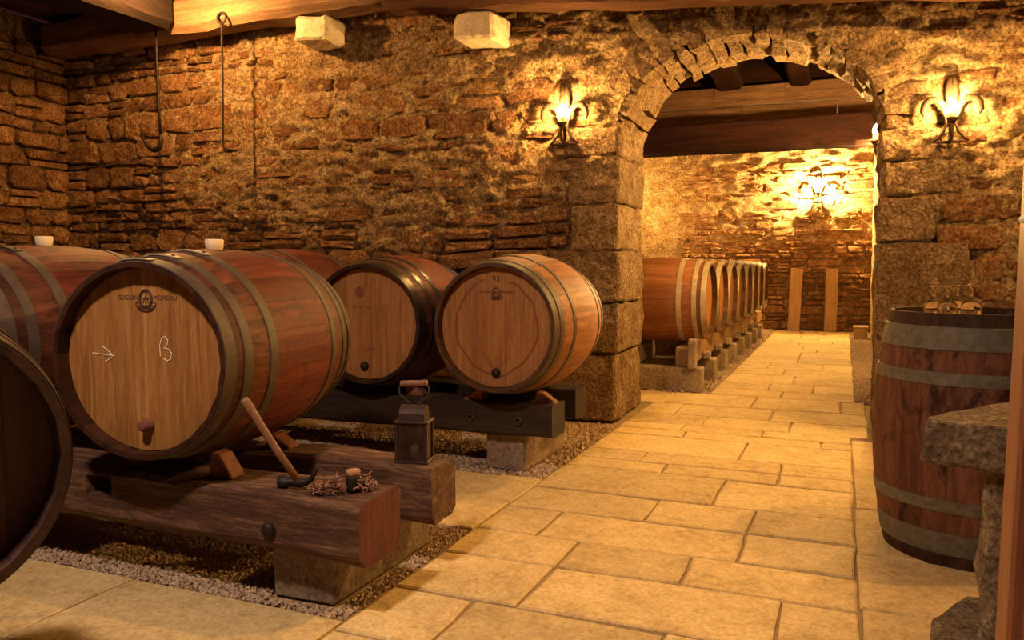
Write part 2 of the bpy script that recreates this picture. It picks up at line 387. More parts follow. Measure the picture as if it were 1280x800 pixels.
def lay_stones(quads, parent, fn, mat, rng, gap, proud, vis, limit=290, bev=0.018, name='stone'):
    """the stones best seen become parts of their wall, the rest one joined part"""
    items = []
    for q in quads:
        p = quad_outline(q, gap, rng)
        if p: items.append((p, proud(sum(a[0] for a in q) / 4, sum(a[1] for a in q) / 4)))
    def area(p): return (max(a[0] for a in p) - min(a[0] for a in p)) * (max(a[1] for a in p) - min(a[1] for a in p))
    items.sort(key=lambda it: -vis(sum(a[0] for a in it[0]) / 8, sum(a[1] for a in it[0]) / 8) * area(it[0]))
    for p, d in items[:limit]:
        V, Fc = stone_geo(p, d, fn, rng, bev=bev); mesh_obj(name, V, Fc, mat, parent)
    V = []; Fc = []
    for p, d in items[limit:]:
        v, f = stone_geo(p, d, fn, rng, bev=bev); o = len(V); V += v; Fc += [tuple(i + o for i in q) for q in f]
    if V:
        o = mesh_obj(name + '_infill', V, Fc, mat, parent); o['kind'] = 'stuff'
def smoothstep(a, b, x):
    t = min(1, max(0, (x - a) / (b - a))); return t * t * (3 - 2 * t)

WY, WY2 = 5.2, 5.88           # arch wall: front and back face
UC, AH, ZS, AR = -0.60, 0.785, 1.90, 0.58   # arch centre, half width, spring height, rise
def arch_r(u, v):             # <1 inside the opening
    if v < ZS: return abs(u - UC) / AH
    return sqrt(((u - UC) / AH) ** 2 + ((v - ZS) / AR) ** 2)
def plaster_mask(u, v):       # 1 where lime plaster covers the stones, 0 where joints are open
    n = nz((u, v, 0), 1.1, 3) * 0.45 + nz((u, v, 0), 3.3, 8) * 0.25
    m = 0.25 + smoothstep(-5.9, -4.3, u) * smoothstep(0.95, 1.6, v) * 0.85 + smoothstep(-1.9, -1.2, u) * smoothstep(1.9, 2.2, v)
    m = max(m, smoothstep(0.5, 0.7, u) * 0.75)
    return min(1, max(0, m + n * 1.1 - 0.12))
def plaster_depth(u, v):
    m = plaster_mask(u, v)
    q = 0.020 * nz((u * 4, v * 9, 0), 1, 1) + 0.026 * nz((u * 8, v * 19, 0), 1, 6) + 0.014 * nz((u, v, 0), 30, 16)
    return -0.036 + 0.050 * m + q * (1.25 - 0.45 * smoothstep(1.9, 2.3, v) * smoothstep(-2.2, -1.6, u))
def grid_wall(name, u0, u1, v0, v1, step, fn, depth, mat, hole=None, parent=None):
    nu = int(round((u1 - u0) / step)); nv = int(round((v1 - v0) / step)); V = []; Fc = []
    for j in range(nv + 1):
        for i in range(nu + 1):
            u = u0 + (u1 - u0) * i / nu; v = v0 + (v1 - v0) * j / nv
            V.append(fn(u, v, depth(u, v)))
    for j in range(nv):
        for i in range(nu):
            u = u0 + (u1 - u0) * (i + .5) / nu; v = v0 + (v1 - v0) * (j + .5) / nv
            if hole and hole(u, v): continue
            a = j * (nu + 1) + i; Fc.append((a, a + 1, a + nu + 2, a + nu + 1))
    return mesh_obj(name, V, Fc, mat, parent, True)

CEIL = 3.15
fn_back = lambda u, v, d: (u, WY - d, v)
wall_back = struct(grid_wall('wall_back', -6.45, 1.5, 0, CEIL, 0.019, fn_back, plaster_depth, 'plaster', lambda u, v: arch_r(u, v) < 1.03))
hide = grid_wall('rear_face', -3.6, 1.5, 0, CEIL, 0.1, lambda u, v, d: (u, WY2 + d, v), lambda u, v: -0.02, 'plaster', lambda u, v: arch_r(u, v) < 1.15, wall_back)
rng = random.Random(11)
QL = [(0.0, 0.46, -1.90), (0.46, 0.80, -1.72), (0.80, 1.15, -1.86), (1.15, 1.46, -1.70), (1.46, 1.77, -1.74), (1.77, 1.96, -1.83)]
QR = [(0.0, 0.30, 0.48), (0.30, 0.62, 0.62), (0.62, 1.19, 0.66), (1.19, 1.45, 0.47), (1.45, 1.65, 0.60), (1.65, 1.83, 0.56), (1.83, 1.93, 0.42)]
def lim_left(v):
    for a, b, u in QL:
        if a <= v < b: return (-6.45, u - 0.01)
    return (-6.45, -1.50)
def lim_right(v):
    for a, b, u in QR:
        if a <= v < b: return (u + 0.01, 1.5)
    return (0.40, 1.5)
def proud(u, v):
    return rng.uniform(-0.012, 0.022) + 0.014 * (1 - plaster_mask(u, v))
ql = courses(-6.45, -1.4, 0.0, 2.98, (0.06, 0.19), (0.13, 0.40), rng, lim_left, 0.05, lambda u, v, hw, hh: arch_r(u, v) < 1.30 and v > 1.9)
qr = courses(0.3, 1.5, 0.0, 2.98, (0.09, 0.19), (0.16, 0.34), rng, lim_right, 0.03, lambda u, v, hw, hh: arch_r(u, v) < 1.45)
qt = courses(-1.45, 0.40, 2.55, 2.98, (0.10, 0.18), (0.16, 0.36), rng, None, 0.02, lambda u, v, hw, hh: arch_r(u, v) < 1.45)
def vis_back(u, v):
    if u > -1.4: return 0.5 if (u < 0.95 and v > 0.8) else 0.1
    return 1.0 if v > 1.0 else 0.15
lay_stones(ql + qr + qt, wall_back, fn_back, 'rubble', rng, 0.009, proud, vis_back, 262)
# dressed blocks of the two jambs and the ring of the arch
for i, (a, b, u) in enumerate(QL):
    w = UC - AH + rng.uniform(-0.012, 0.012)
    rough_box('jamb_block', u + 0.004, w, WY - 0.020 - rng.uniform(0, 0.016), WY2 + 0.01, a + 0.003, b - 0.003, 'ashlar', wall_back, 0.014, 0.020, 7, 20 + i)
for i, (a, b, u) in enumerate(QR):
    w = UC + AH + rng.uniform(-0.012, 0.012)
    rough_box('jamb_block', w, u - 0.004, WY - 0.020 - rng.uniform(0, 0.016), WY2 + 0.01, a + 0.003, b - 0.003, 'ashlar', wall_back, 0.014, 0.020, 7, 40 + i)
NV = 25
ts = [pi * (i + (0 if i in (0, NV) else rng.uniform(-.22, .22))) / NV for i in range(NV + 1)]
for i in range(NV):
    bm = bmesh.new(); T = rng.uniform(0.12, 0.34); dp = rng.uniform(0.0, 0.030); ri = rng.uniform(-0.03, 0.012)
    rows = []
    t0, t1 = ts[i] + 0.002, ts[i + 1] - 0.002
    for jy in range(7):
        y = WY - dp + (WY2 + 0.01 - WY + dp) * jy / 6; ring = []
        for (tt, rr) in [(t0, 0), ((t0 + t1) / 2, 0), (t1, 0), (t1, .5), (t1, 1), ((t0 + t1) / 2, 1), (t0, 1), (t0, .5)]:
            a = AH + ri + T * rr; b = AR + ri + T * rr
            p = Vector((UC + a * cos(tt), y, ZS + b * sin(tt)))
            p += 0.036 * Vector((nz(p, 5, i), nz(p, 5, i + 7) * (1.2 if jy in (0, 6) else 1), nz(p, 5, i + 13)))
            ring.append(bm.verts.new(p))
        rows.append(ring)
    for r0, r1 in zip(rows, rows[1:]):
        for k in range(8): bm.faces.new((r0[k], r0[(k + 1) % 8], r1[(k + 1) % 8], r1[k]))
    for ring in (rows[0], rows[-1]):
        c = bm.verts.new(sum((v.co for v in ring), Vector()) / 8 + Vector((0, -0.012 if ring is rows[0] else 0.01, 0)))
        for k in range(8): bm.faces.new((ring[k], ring[(k + 1) % 8], c))
    bm_obj('arch_stone', bm, 'ashlar', wall_back)

LX = -6.42
fn_left = lambda u, v, d: (LX + d, u, v)
wall_left = struct(grid_wall('wall_left', -0.5, 5.25, 0, CEIL, 0.05, fn_left, lambda u, v: -0.05 + 0.012 * nz((u, v, 3), 6, 2), 'plaster'))
lay_stones(courses(2.6, 5.2, 0, 3.0, (0.10, 0.20), (0.16, 0.38), rng, None, 0.03, None, 5), wall_left, fn_left, 'rubble', rng, 0.009,
           lambda u, v: rng.uniform(0.0, 0.05), lambda u, v: 1 if u > 4.2 and v > 0.9 else 0.1, 120)
FY = 13.95
fn_far = lambda u, v, d: (u, FY - d, v)
wall_far = struct(grid_wall('wall_far', -3.6, 0.42, 0, 3.15, 0.035, fn_far, lambda u, v: -0.03 + 0.05 * smoothstep(1.0, 1.7, v) + 0.03 * nz((u * 5, v * 11, 3), 1, 4), 'plaster'))
lay_stones(courses(-2.6, 0.42, 0, 2.75, (0.07, 0.16), (0.14, 0.38), rng, None, 0.025, None, 9), wall_far, fn_far, 'rubble', rng, 0.010,
           lambda u, v: rng.uniform(0.002, 0.05), lambda u, v: 1 if -2.0 < u < 0.25 and v < 2.45 else 0.1, 270)
RX = 0.40
wall_right = struct(grid_wall('wall_right', WY2, FY, 0, 3.15, 0.06, lambda u, v, d: (RX - d, u, v), lambda u, v: 0.03 * nz((u, v, 1), 4, 9) + 0.015 * nz((u, v, 1), 12, 3), 'plaster'))
struct(grid_wall('wall_cellar_left', WY2, FY, 0, 3.15, 0.1, lambda u, v, d: (-3.6 + d, u, v), lambda u, v: 0.03 * nz((u, v, 1), 4, 29), 'plaster'))
struct(grid_wall('wall_front_right', 0.9, WY, 0, CEIL, 0.08, lambda u, v, d: (1.5 - d, u, v), lambda u, v: 0.03 * nz((u, v, 1), 4, 19), 'plaster'))

# ------------------------------------------------------------------ floor
floor = struct(mesh_obj('floor', [(-6.5, -2.2, -0.012), (1.6, -2.2, -0.012), (1.6, FY + .1, -0.012), (-6.5, FY + .1, -0.012)], [(0, 1, 2, 3)], 'grout'))
def slab(x0, x1, y0, y1):
    g = 0.0055; j = lambda: rng.uniform(-0.006, 0.006)
    x0 += g; x1 -= g; y0 += g; y1 -= g
    c = [(x0 + j(), y0 + j()), ((x0 + x1) / 2, y0 + j()), (x1 + j(), y0 + j()), (x1 + j(), (y0 + y1) / 2), (x1 + j(), y1 + j()), ((x0 + x1) / 2, y1 + j()), (x0 + j(), y1 + j()), (x0 + j(), (y0 + y1) / 2)]
    z = rng.uniform(-0.002, 0.002); cx, cy = (x0 + x1) / 2, (y0 + y1) / 2
    V = [(x - cx, y - cy, -0.03) for x, y in c] + [(x - cx, y - cy, z - 0.005 + rng.uniform(-.001, .001)) for x, y in c]
    for x, y in c:
        V.append(((x - cx) * (1 - 0.008 / max(.05, abs(x1 - x0) / 2)), (y - cy) * (1 - 0.008 / max(.05, abs(y1 - y0) / 2)), z + rng.uniform(-.0012, .0012)))
    V.append((0, 0, z + 0.001)); Fc = []
    for r in (0, 8):
        for i in range(8): Fc.append((r + i, r + (i + 1) % 8, r + 8 + (i + 1) % 8, r + 8 + i))
    for i in range(8): Fc.append((16 + i, 16 + (i + 1) % 8, 24))
    o = mesh_obj('paving_slab', V, Fc, 'slab', floor); o.location = (cx, cy, 0)
XL, XR = -1.345, 0.068
front_rows = [(0.55, 1.05, [-0.7]), (1.05, 1.52, [-1.0, -0.35]), (1.52, 1.90, [-0.75, -0.1]), (1.90, 2.24, [-1.05, -0.45]), (2.24, 2.60, [-0.91, -0.155]), (2.60, 2.885, [-0.915, -0.48]), (2.885, 3.215, [-1.09, -0.33]),
              (3.215, 3.545, [-0.74, -0.325]), (3.545, 4.0, [-0.515]), (4.0, 4.20, [-0.84, -0.275]), (4.20, 4.44, [-1.0, -0.28]), (4.44, 4.90, [-0.505]), (4.90, 5.10, [-0.9, -0.1]), (5.10, 5.30, [-0.95, -0.45])]
for y0, y1, js in front_rows:
    xs = [XL] + js + [XR]
    for a, b in zip(xs, xs[1:]): slab(a, b, y0, y1)
for y0, y1 in [(0.55, 1.3), (1.3, 1.97), (1.97, 2.63), (2.63, 3.14), (3.14, 3.75), (3.75, 4.5), (4.5, 5.2)]:
    slab(XR, 0.82, y0, y1); slab(0.82, 1.5, y0 + .1, y1 + .1)
for y0, y1, js in [(5.30, 5.67, [-0.85, -0.30]), (5.67, 6.12, [-1.1, -0.45]), (6.12, 6.66, [-1.27, -0.62, 0.0])]:
    xs = [XL if y0 < 5.8 else -1.75] + js + [0.17]
    for a, b in zip(xs, xs[1:]): slab(a, b, y0, y1)
y = 6.66; k = 0
while y < 13.7:
    h = rng.choice([0.36, 0.45, 0.52, 0.6]); h = min(h, 13.82 - y)
    js = [[-0.52], [-0.66, -0.2], [-0.38]][k % 3]; js = [q + rng.uniform(-.09, .09) for q in js]
    xs = [-1.0] + js + [0.105]
    for a, b in zip(xs, xs[1:]): slab(a, b, y, y + h)
    y += h; k += 1
for y0, y1 in [(2.86, 3.26), (3.26, 3.68)]:                                            # cross aisle between the racks
    for a, b in [(-1.98, XL), (-2.75, -1.98), (-3.5, -2.75)]: slab(a, b, y0, y1)
for y0, y1, js in [(1.50, 1.965, [-2.95, -2.185]), (0.95, 1.50, [-3.2, -2.5, -1.9])]:   # in front of the near rack
    xs = [-3.7] + js + [XL]
    for a, b in zip(xs, xs[1:]): slab(a, b, y0, y1)

CLEAR = [(-1.675, -1.42, 2.025, 2.67), (-1.71, -1.475, 3.765, 4.41), (0.13, 0.35, 12.42, 12.78)] + [(-2.08, -1.04, 6.69 + .752 * k, 6.94 + .752 * k) for k in range(8)]
def gravel(name, rects, label, step, size):
    V = []; Fc = []
    g = random.Random(5)
    shp = [(1, 0, 0), (0, 1, 0), (-1, 0, 0), (0, -1, 0), (0, 0, 1), (0.55, 0.6, .75), (-.6, -.55, .75)]
    fcs = [(0, 1, 5), (1, 4, 5), (4, 0, 5), (1, 2, 4), (2, 3, 6), (3, 4, 6), (4, 2, 6), (3, 0, 4)]
    for (x0, x1, y0, y1, st) in rects:
        sz = size * (st / step) ** 0.7
        y = y0
        while y < y1:
            x = x0
            while x < x1:
                px, py = x + g.uniform(-.5, .5) * st, y + g.uniform(-.5, .5) * st; a = g.uniform(0, 6.28)
                x += st
                if any(c[0] < px < c[1] and c[2] < py < c[3] for c in CLEAR): continue
                sx, sy, szz = sz * g.uniform(.7, 1.3), sz * g.uniform(.6, 1.1), sz * g.uniform(.6, 1.2); z = -0.008 + g.uniform(-.004, .006); o = len(V)
                tl = g.uniform(-.5, .5)
                for (p, q, r) in shp:
                    xx, yy, zz = p * sx, q * sy, r * szz + p * sx * tl
                    V.append((px + xx * cos(a) - yy * sin(a), py + xx * sin(a) + yy * cos(a), z + zz))
                Fc += [(o + i, o + j, o + k2) for i, j, k2 in fcs]
            y += st
    o = mesh_obj(name, V, Fc, 'gravel', None, False, False)
    return tag(o, label, 'gravel', None, 'stuff')
gravel('gravel', [(-2.75, XL - .005, 1.975, 2.85, 0.0115)], 'small crushed gravel bed under the near barrel rack', 0.0115, 0.0075)
gravel('gravel', [(-3.4, XL - .005, 3.69, 5.12, 0.018)], 'small crushed gravel under the rack before the stone wall', 0.018, 0.0115)
gravel('gravel', [(-1.9, -1.01, 6.67, 13.85, 0.030)], 'gravel under the cellar barrel row beyond the arch', 0.03, 0.018)
gravel('gravel', [(0.115, 0.39, 6.67, 13.85, 0.028)], 'narrow gravel strip between far path and right wall', 0.028, 0.017)

# ------------------------------------------------------------------ ceilings and timbers
ceiling = struct(mesh_obj('ceiling', [(-6.5, -2.2, CEIL + .03), (1.6, -2.2, CEIL + .03), (1.6, WY2, CEIL + .03), (-6.5, WY2, CEIL + .03),
                                      (-3.7, WY2, 3.15), (0.5, WY2, 3.15), (0.5, FY, 3.15), (-3.7, FY, 3.15)], [(0, 1, 2, 3), (4, 5, 6, 7)], 'ceiling_board'))
bw = 0.3
for i in range(23):
    y0 = -1.6 + i * bw
    o = rough_box('ceiling_plank', -6.4, 1.5, -bw / 2 + .004, bw / 2 - .004, 0, 0.028, 'ceiling_board', ceiling, 0.004, 0.004, 2, i); o.location = (0, y0 + bw / 2, CEIL)
for i in range(20):
    o = rough_box('ceiling_plank', -3.55, 0.36, -.2, .2, 0, 0.025, 'shaded_timber', ceiling, 0.004, 0.004, 2, i + 40); o.location = (0, WY2 + 0.21 + i * 0.405, 3.12)

tag(hewn('wall_beam', (-6.3, 5.02, 2.96), (-2.80, 5.02, 2.995), 0.27, 0.25, 'old_timber', None, 30, 0.022, 3, ch=0.05), 'hewn timber with the iron hooks, under the ceiling above the rubble wall', 'beam')
tag(hewn('wall_beam', (-2.95, 4.94, 2.905), (1.45, 4.94, 2.50), 0.26, 0.22, 'brown_timber', None, 30, 0.022, 8, ch=0.045), 'sloping hewn timber passing above the stone arch', 'beam')
tag(hewn('ceiling_beam', (-5.02, 0.0, 3.02), (-5.02, 4.84, 3.02), 0.42, 0.32, 'shaded_timber', None, 20, 0.025, 13, ch=0.05), 'heavy dark ceiling beam above the J curved hook', 'beam')
tag(hewn('ceiling_beam', (-2.3, 0.0, 3.02), (-2.3, 4.80, 3.05), 0.26, 0.2, 'ceiling_board', None, 16, 0.02, 15, ch=0.04), 'dark ceiling beam above the barrel racks', 'beam')
# cellar beyond the arch
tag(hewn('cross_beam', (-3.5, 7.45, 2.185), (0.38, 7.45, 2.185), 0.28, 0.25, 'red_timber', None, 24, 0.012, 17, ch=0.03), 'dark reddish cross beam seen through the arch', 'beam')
for i, (z0, z1) in enumerate([(2.38, 2.56), (2.565, 2.75)]):
    for j, (xa, xb) in enumerate([(-3.5, -0.95), (-0.945, -0.10), (-0.095, 0.38)] if i == 0 else [(-3.5, -1.2), (-1.195, -0.55), (-0.545, 0.38)]):
        o = hewn('wood_lintel_board', (xa, 8.05, (z0 + z1) / 2), (xb, 8.05, (z0 + z1) / 2), 0.12, z1 - z0 - .006, 'old_timber', None, 10, 0.008, 60 + i * 5 + j, ch=0.015)
        tag(o, '%s warm brown board %s above the dark red cross beam' % (['lower', 'upper'][i], ['beside the cellar barrels', 'between two other boards', 'nearest the right jamb bulb'][j]), 'board')
tag(hewn('cross_beam', (-3.5, 8.20, 2.935), (0.38, 8.20, 2.935), 0.16, 0.36, 'red_timber', None, 20, 0.012, 19, ch=0.02), 'dark upper beam deepened to fill the shaded void over the brown boards beyond the arch', 'beam')  # deepened up to the ceiling and kept dark in place of the shaded void
for i, (x, w) in enumerate([(-1.05, 0.24), (-0.42, 0.19)]):
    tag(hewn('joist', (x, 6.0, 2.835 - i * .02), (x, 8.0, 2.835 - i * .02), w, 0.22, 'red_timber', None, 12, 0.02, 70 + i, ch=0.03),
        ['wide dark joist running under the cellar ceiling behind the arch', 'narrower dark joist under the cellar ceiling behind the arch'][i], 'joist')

# white stone corbels
for i, (x, z, w) in enumerate([(-3.62, 2.675, 0.27), (-2.30, 2.545, 0.30)]):
    o = rough_box('stone_corbel', -w / 2, w / 2, -0.28, 0.02, 0, 0.175, 'pale_stone', None, 0.02, 0.018, 5, 80 + i)
    o.location = (x, WY, z); o.rotation_euler = (0, radians([1.5, 3][i]), radians([3, -4][i]))
    tag(o, ['pale dressed stone corbel under the end of the hook timber', 'white dressed stone corbel between the hook timber and the arch'][i], 'corbel')

# ------------------------------------------------------------------ barrels
def prof(s, L, rb, rh):
    return rb - (rb - rh) * abs(2 * s / L - 1) ** 1.9
MESH = {}
def stave_mesh(L, rb, rh, N, mat):
    key = ('stave', L, rb, rh, N, mat)
    if key in MESH: return MESH[key]
    V = []; Fc = []; a = pi / N - 0.0009; ns = 14
    for i in range(ns + 1):
        s = L * i / ns; r = prof(s, L, rb, rh); ri = r - 0.026 + (0.012 if i in (0, ns) else 0)
        for (an, rr) in ((-a, r - .0006), (-a * .5, r + .0002), (a * .5, r + .0002), (a, r - .0006), (a, ri), (-a, ri)):
            V.append((rr * sin(an), s, rr * cos(an)))
    for i in range(ns):
        for k in range(6): Fc.append((i * 6 + k, i * 6 + (k + 1) % 6, i * 6 + 6 + (k + 1) % 6, i * 6 + 6 + k))
    Fc.append(tuple(range(6))); Fc.append(tuple(ns * 6 + k for k in range(6)))
    o = mesh_obj('stave', V, Fc, mat); me = o.data; bpy.data.objects.remove(o); MESH[key] = me
    return me
def hoop_mesh(L, rb, rh, s0, s1, mat):
    key = ('hoop', L, rb, rh, s0, s1, mat)
    if key in MESH: return MESH[key]
    n = 64; V = []; Fc = []
    pr = [(s0, 0.0), (s0 + .001, 0.0035), (s0 + (s1 - s0) * .5, 0.004), (s1 - .001, 0.0035), (s1, 0.0), ((s0 + s1) / 2, -0.004)]
    for k in range(n):
        t = 2 * pi * k / n
        for s, e in pr:
            r = prof(s, L, rb, rh) + e; V.append((r * sin(t), s, r * cos(t)))
    m = len(pr)
    for k in range(n):
        k2 = (k + 1) % n
        for i in range(m): Fc.append((k * m + i, k * m + (i + 1) % m, k2 * m + (i + 1) % m, k2 * m + i))
    o = mesh_obj('hoop', V, Fc, mat, None, True); o.data.set_sharp_from_angle(angle=radians(35)); me = o.data; bpy.data.objects.remove(o); MESH[key] = me
    return me
def board_meshes(R, mat, n=7):
    key = ('boards', R, mat)
    if key in MESH: return MESH[key]
    out = []; r = random.Random(3); xs = [-R * .999] + [R * (-1 + 2 * (i + r.uniform(-.2, .2)) / n) for i in range(1, n)] + [R * .999]
    for a, b in zip(xs, xs[1:]):
        a += 0.0002; b -= 0.0002; pts = []
        for i in range(7):
            x = a + (b - a) * i / 6; pts.append((x, sqrt(max(0, R * R - x * x))))
        poly = pts + [(x, -z) for x, z in reversed(pts)]
        m = len(poly); V = [(x, 0, z) for x, z in poly] + [(x, 0.02, z) for x, z in poly]
        cx = (a + b) / 2
        V += [(cx + (x - cx) * 0.992, -0.0005, z * .999) for x, z in poly]
        Fc = [tuple(2 * m + i for i in range(m)), tuple(m + i for i in range(m))] + [(i, (i + 1) % m, m + (i + 1) % m, m + i) for i in range(m)] + [(i, (i + 1) % m, 2 * m + (i + 1) % m, 2 * m + i) for i in range(m)]
        o = mesh_obj('head_board', V, Fc, mat); out.append(o.data); bpy.data.objects.remove(o)
    MESH[key] = out
    return out
HOOPS = [(0.002, 0.048), (0.082, 0.120), (0.205, 0.245)]
def barrel(label, loc, rot=(0, 0, 0), L=0.88, rb=0.35, rh=0.298, N=22, stave='oak_stave', hoop='grey_hoop', head='oak_head', hoops=HOOPS, roll=0.0,
           zoff=None, boards=True, straps=0, group=None, strap_mat=None):
    t = thing('wine_barrel', label, 'barrel', loc, rot, group)
    z0 = rb if zoff is None else zoff
    sm = stave_mesh(L, rb, rh, N, stave)
    for k in range(N): share('stave', sm, t, (0, 0, z0), (0, roll + 2 * pi * k / N, 0))
    hs = [(a, b) for a, b in hoops] + [(L - b, L - a) for a, b in hoops]
    for i, (a, b) in enumerate(hs):
        h = share('hoop', hoop_mesh(L, rb, rh, round(a, 4), round(b, 4), hoop), t, (0, 0, z0))
        if straps and i < 3:
            r = prof((a + b) / 2, L, rb, rh) + 0.004; w = 0.11; ph0 = [-0.02, 0.10, 0.16][i]
            V = []; Fc = []
            for q in range(5):
                an = ph0 + w / r * (q / 4 - .5)
                for s, e in ((a + .003, 0), (b - .003, 0), (b - .003, .004), (a + .003, .004)):
                    V.append(((r + e) * sin(an), s, (r + e) * cos(an)))
            for q in range(4):
                for c in range(4): Fc.append((q * 4 + c, q * 4 + (c + 1) % 4, q * 4 + 4 + (c + 1) % 4, q * 4 + 4 + c))
            Fc += [(0, 1, 2, 3), (16, 17, 18, 19)]
            mesh_obj('hoop_lap', V, Fc, strap_mat or hoop, h)
            for an in (ph0 - .1, ph0 + .1):
                o = lathe('rivet', [(0.006, 0), (0.005, .003), (0, .0045)], 'black_iron', h, 8)
                o.location = ((r + .004) * sin(an), (a + b) / 2, (r + .004) * cos(an)); o.rotation_euler = (0, an, 0)
    R = rh - 0.018
    if boards:
        for me in board_meshes(round(R, 4), head): share('head_board', me, t, (0, 0.046, z0))
    else:
        for me in board_meshes(round(R, 4), head): share('head_board', me, t, (0, L - 0.034, z0), (0, 0, pi))
    o = lathe('back_head', [(0, 0), (R, 0), (R, .02), (0, .02)], head, t, 40, False)
    o.location = (0, (L - 0.054) if boards else 0.054, z0); o.rotation_euler = (-pi / 2 if boards else pi / 2, 0, 0)
    return t
def head_mark(name, parent, pts_list, mat, r, z0, y=0.0445, tip=None):
    """strokes drawn on a barrel head, each a thin raised line; pts are (x,z) from the head centre"""
    V = []; Fc = []
    for pts in pts_list:
        w = r
        n = len(pts)
        for i in range(n):
            a = Vector(pts[max(0, i - 1)]); b = Vector(pts[min(n - 1, i + 1)]); d = (b - a).normalized(); p = Vector(pts[i]); q = Vector((-d.y, d.x)) * w
            o = len(V)
            for s, e in ((1, .0012), (-1, .0012), (-1, 0), (1, 0)):
                V.append((p.x + q.x * s, y - e, z0 + p.y + q.y * s))
            if i:
                for c in range(4): Fc.append((o - 4 + c, o - 4 + (c + 1) % 4, o + (c + 1) % 4, o + c))
    return mesh_obj(name, V, Fc, mat, parent)
def text_part(name, body, size, parent, loc, mat, extrude=0.0006, rot=(pi / 2, 0, 0)):
    cu = bpy.data.curves.new(name, 'FONT'); cu.body = body; cu.size = size; cu.extrude = extrude; cu.align_x = 'CENTER'; cu.align_y = 'CENTER'
    tmp = bpy.data.objects.new(name + '_src', cu); COL.objects.link(tmp)
    dg = bpy.context.evaluated_depsgraph_get(); me = bpy.data.meshes.new_from_object(tmp.evaluated_get(dg)); bpy.data.objects.remove(tmp)
    me.materials.clear(); me.materials.append(MAT[mat])
    o = link(bpy.data.objects.new(name, me), parent); o.location = loc; o.rotation_euler = rot
    return o
def ring_pts(cx, cz, a, b, n=28, t0=0, t1=2 * pi): return [(cx + a * cos(t0 + (t1 - t0) * i / n), cz + b * sin(t0 + (t1 - t0) * i / n)) for i in range(n + 1)]
def crest(parent, z0, cx, cz, k, mat, y=0.0445):
    L = [ring_pts(cx, cz + .004 * k, .020 * k, .026 * k), ring_pts(cx, cz + .004 * k, .016 * k, .021 * k),
         [(cx, cz - .014 * k), (cx, cz + .022 * k)], [(cx - .010 * k, cz + .006 * k), (cx + .010 * k, cz + .006 * k)], [(cx - .009 * k, cz - .006 * k), (cx, cz + .012 * k), (cx + .009 * k, cz - .006 * k)],
         ring_pts(cx, cz - .018 * k, .026 * k, .012 * k, 16, pi, 2 * pi), ring_pts(cx, cz - .012 * k, .030 * k, .012 * k, 16, pi, 2 * pi),
         ring_pts(cx - .024 * k, cz - .010 * k, .007 * k, .007 * k, 10), ring_pts(cx + .024 * k, cz - .010 * k, .007 * k, .007 * k, 10), ring_pts(cx, cz - .022 * k, .016 * k, .008 * k, 14)]
    head_mark('maker_stamp', parent, L, mat, 0.0012 * k, z0, y)

D = radians
# near rack, barrel marked B
zB = 0.405
tB = barrel('reddish oak barrel with chalked B and arrow on its pale head', (-2.0, 1.83, zB), (0, 0, D(9)), straps=1, rb=0.352, rh=0.304, roll=0.05, strap_mat='pale_hoop')
rb = 0.352
crest(tB, rb, 0.005, 0.185, 1.15, 'stamp_ink')
text_part('stamp_text', 'SEGUIN', 0.021, tB, (-0.058, 0.0452, rb + 0.193), 'stamp_ink')
text_part('stamp_text', 'MOREAU', 0.021, tB, (0.073, 0.0452, rb + 0.193), 'stamp_ink')
head_mark('chalk_mark', tB, [[(-0.195, 0.017), (-0.120, 0.010)], [(-0.160, 0.040), (-0.140, 0.028), (-0.119, 0.009), (-0.135, -0.002), (-0.150, -0.010)]], 'chalk', 0.0010, rb)
head_mark('chalk_mark', tB, [[(0.052, 0.012), (0.050, 0.045), (0.058, 0.070), (0.070, 0.075), (0.080, 0.062), (0.076, 0.046), (0.064, 0.038), (0.080, 0.036), (0.092, 0.022), (0.088, 0.004), (0.074, -0.002), (0.062, 0.006)]], 'chalk', 0.0010, rb)
o = lathe('spigot_plug', [(0.022, 0), (0.022, .01), (0.017, .014), (0.016, .032), (0.012, .036), (0, .036)], 'wedge_wood', tB, 16); o.location = (0.0, 0.046, rb - 0.205); o.rotation_euler = (pi / 2, 0, 0)
def bung(parent, rb_, z0, s=0.42):
    o = lathe('bung', [(0.030, -0.02), (0.028, 0.0), (0.030, 0.004), (0.033, 0.03), (0.029, 0.034), (0, 0.034)], 'bung_white', parent, 18); o.location = (0, s, z0 + rb_)
bung(tB, rb, rb)
# near rack, barrel at the frame's edge
tA = barrel('oak barrel with grey hoops and a white bung beside the chalked barrel', (-2.875, 1.80, zB + .005), (0, 0, D(2)), straps=1, rb=0.36, rh=0.304, stave='oak_stave', hoop='grey_hoop', roll=0.1, strap_mat='grey_hoop')
bung(tA, 0.36, 0.36)
# rear rack
t3 = barrel('oak barrel with black hoops and a round dark stain on its head', (-2.30, 3.56, 0.385), (0, 0, D(5)), hoop='black_hoop', stave='oak_stave', head='oak_head_stained', rb=0.362, rh=0.31,
            hoops=[(0.002, 0.062), (0.115, 0.155), (0.215, 0.25)], roll=0.02)
z3 = 0.362
V = [(0.028 * cos(a * pi / 9) - .045, 0.0448, z3 + .165 + .030 * sin(a * pi / 9)) for a in range(18)]
mesh_obj('round_stain', V + [(v[0], .0465, v[2]) for v in V], [tuple(range(18)), tuple(range(18, 36))] + [(i, (i + 1) % 18, 18 + (i + 1) % 18, 18 + i) for i in range(18)], 'stain_ink', t3)
head_mark('stencil_mark', t3, [[(-.09, .085), (-.075, .092), (-.065, .08)], [(-.05, .088), (-.03, .082)], [(-.01, .09), (.01, .082), (.02, .09)], [(-.02, -.155), (0, -.13), (.012, -.15), (.03, -.125), (.045, -.14)]], 'stain_ink', 0.003, z3)
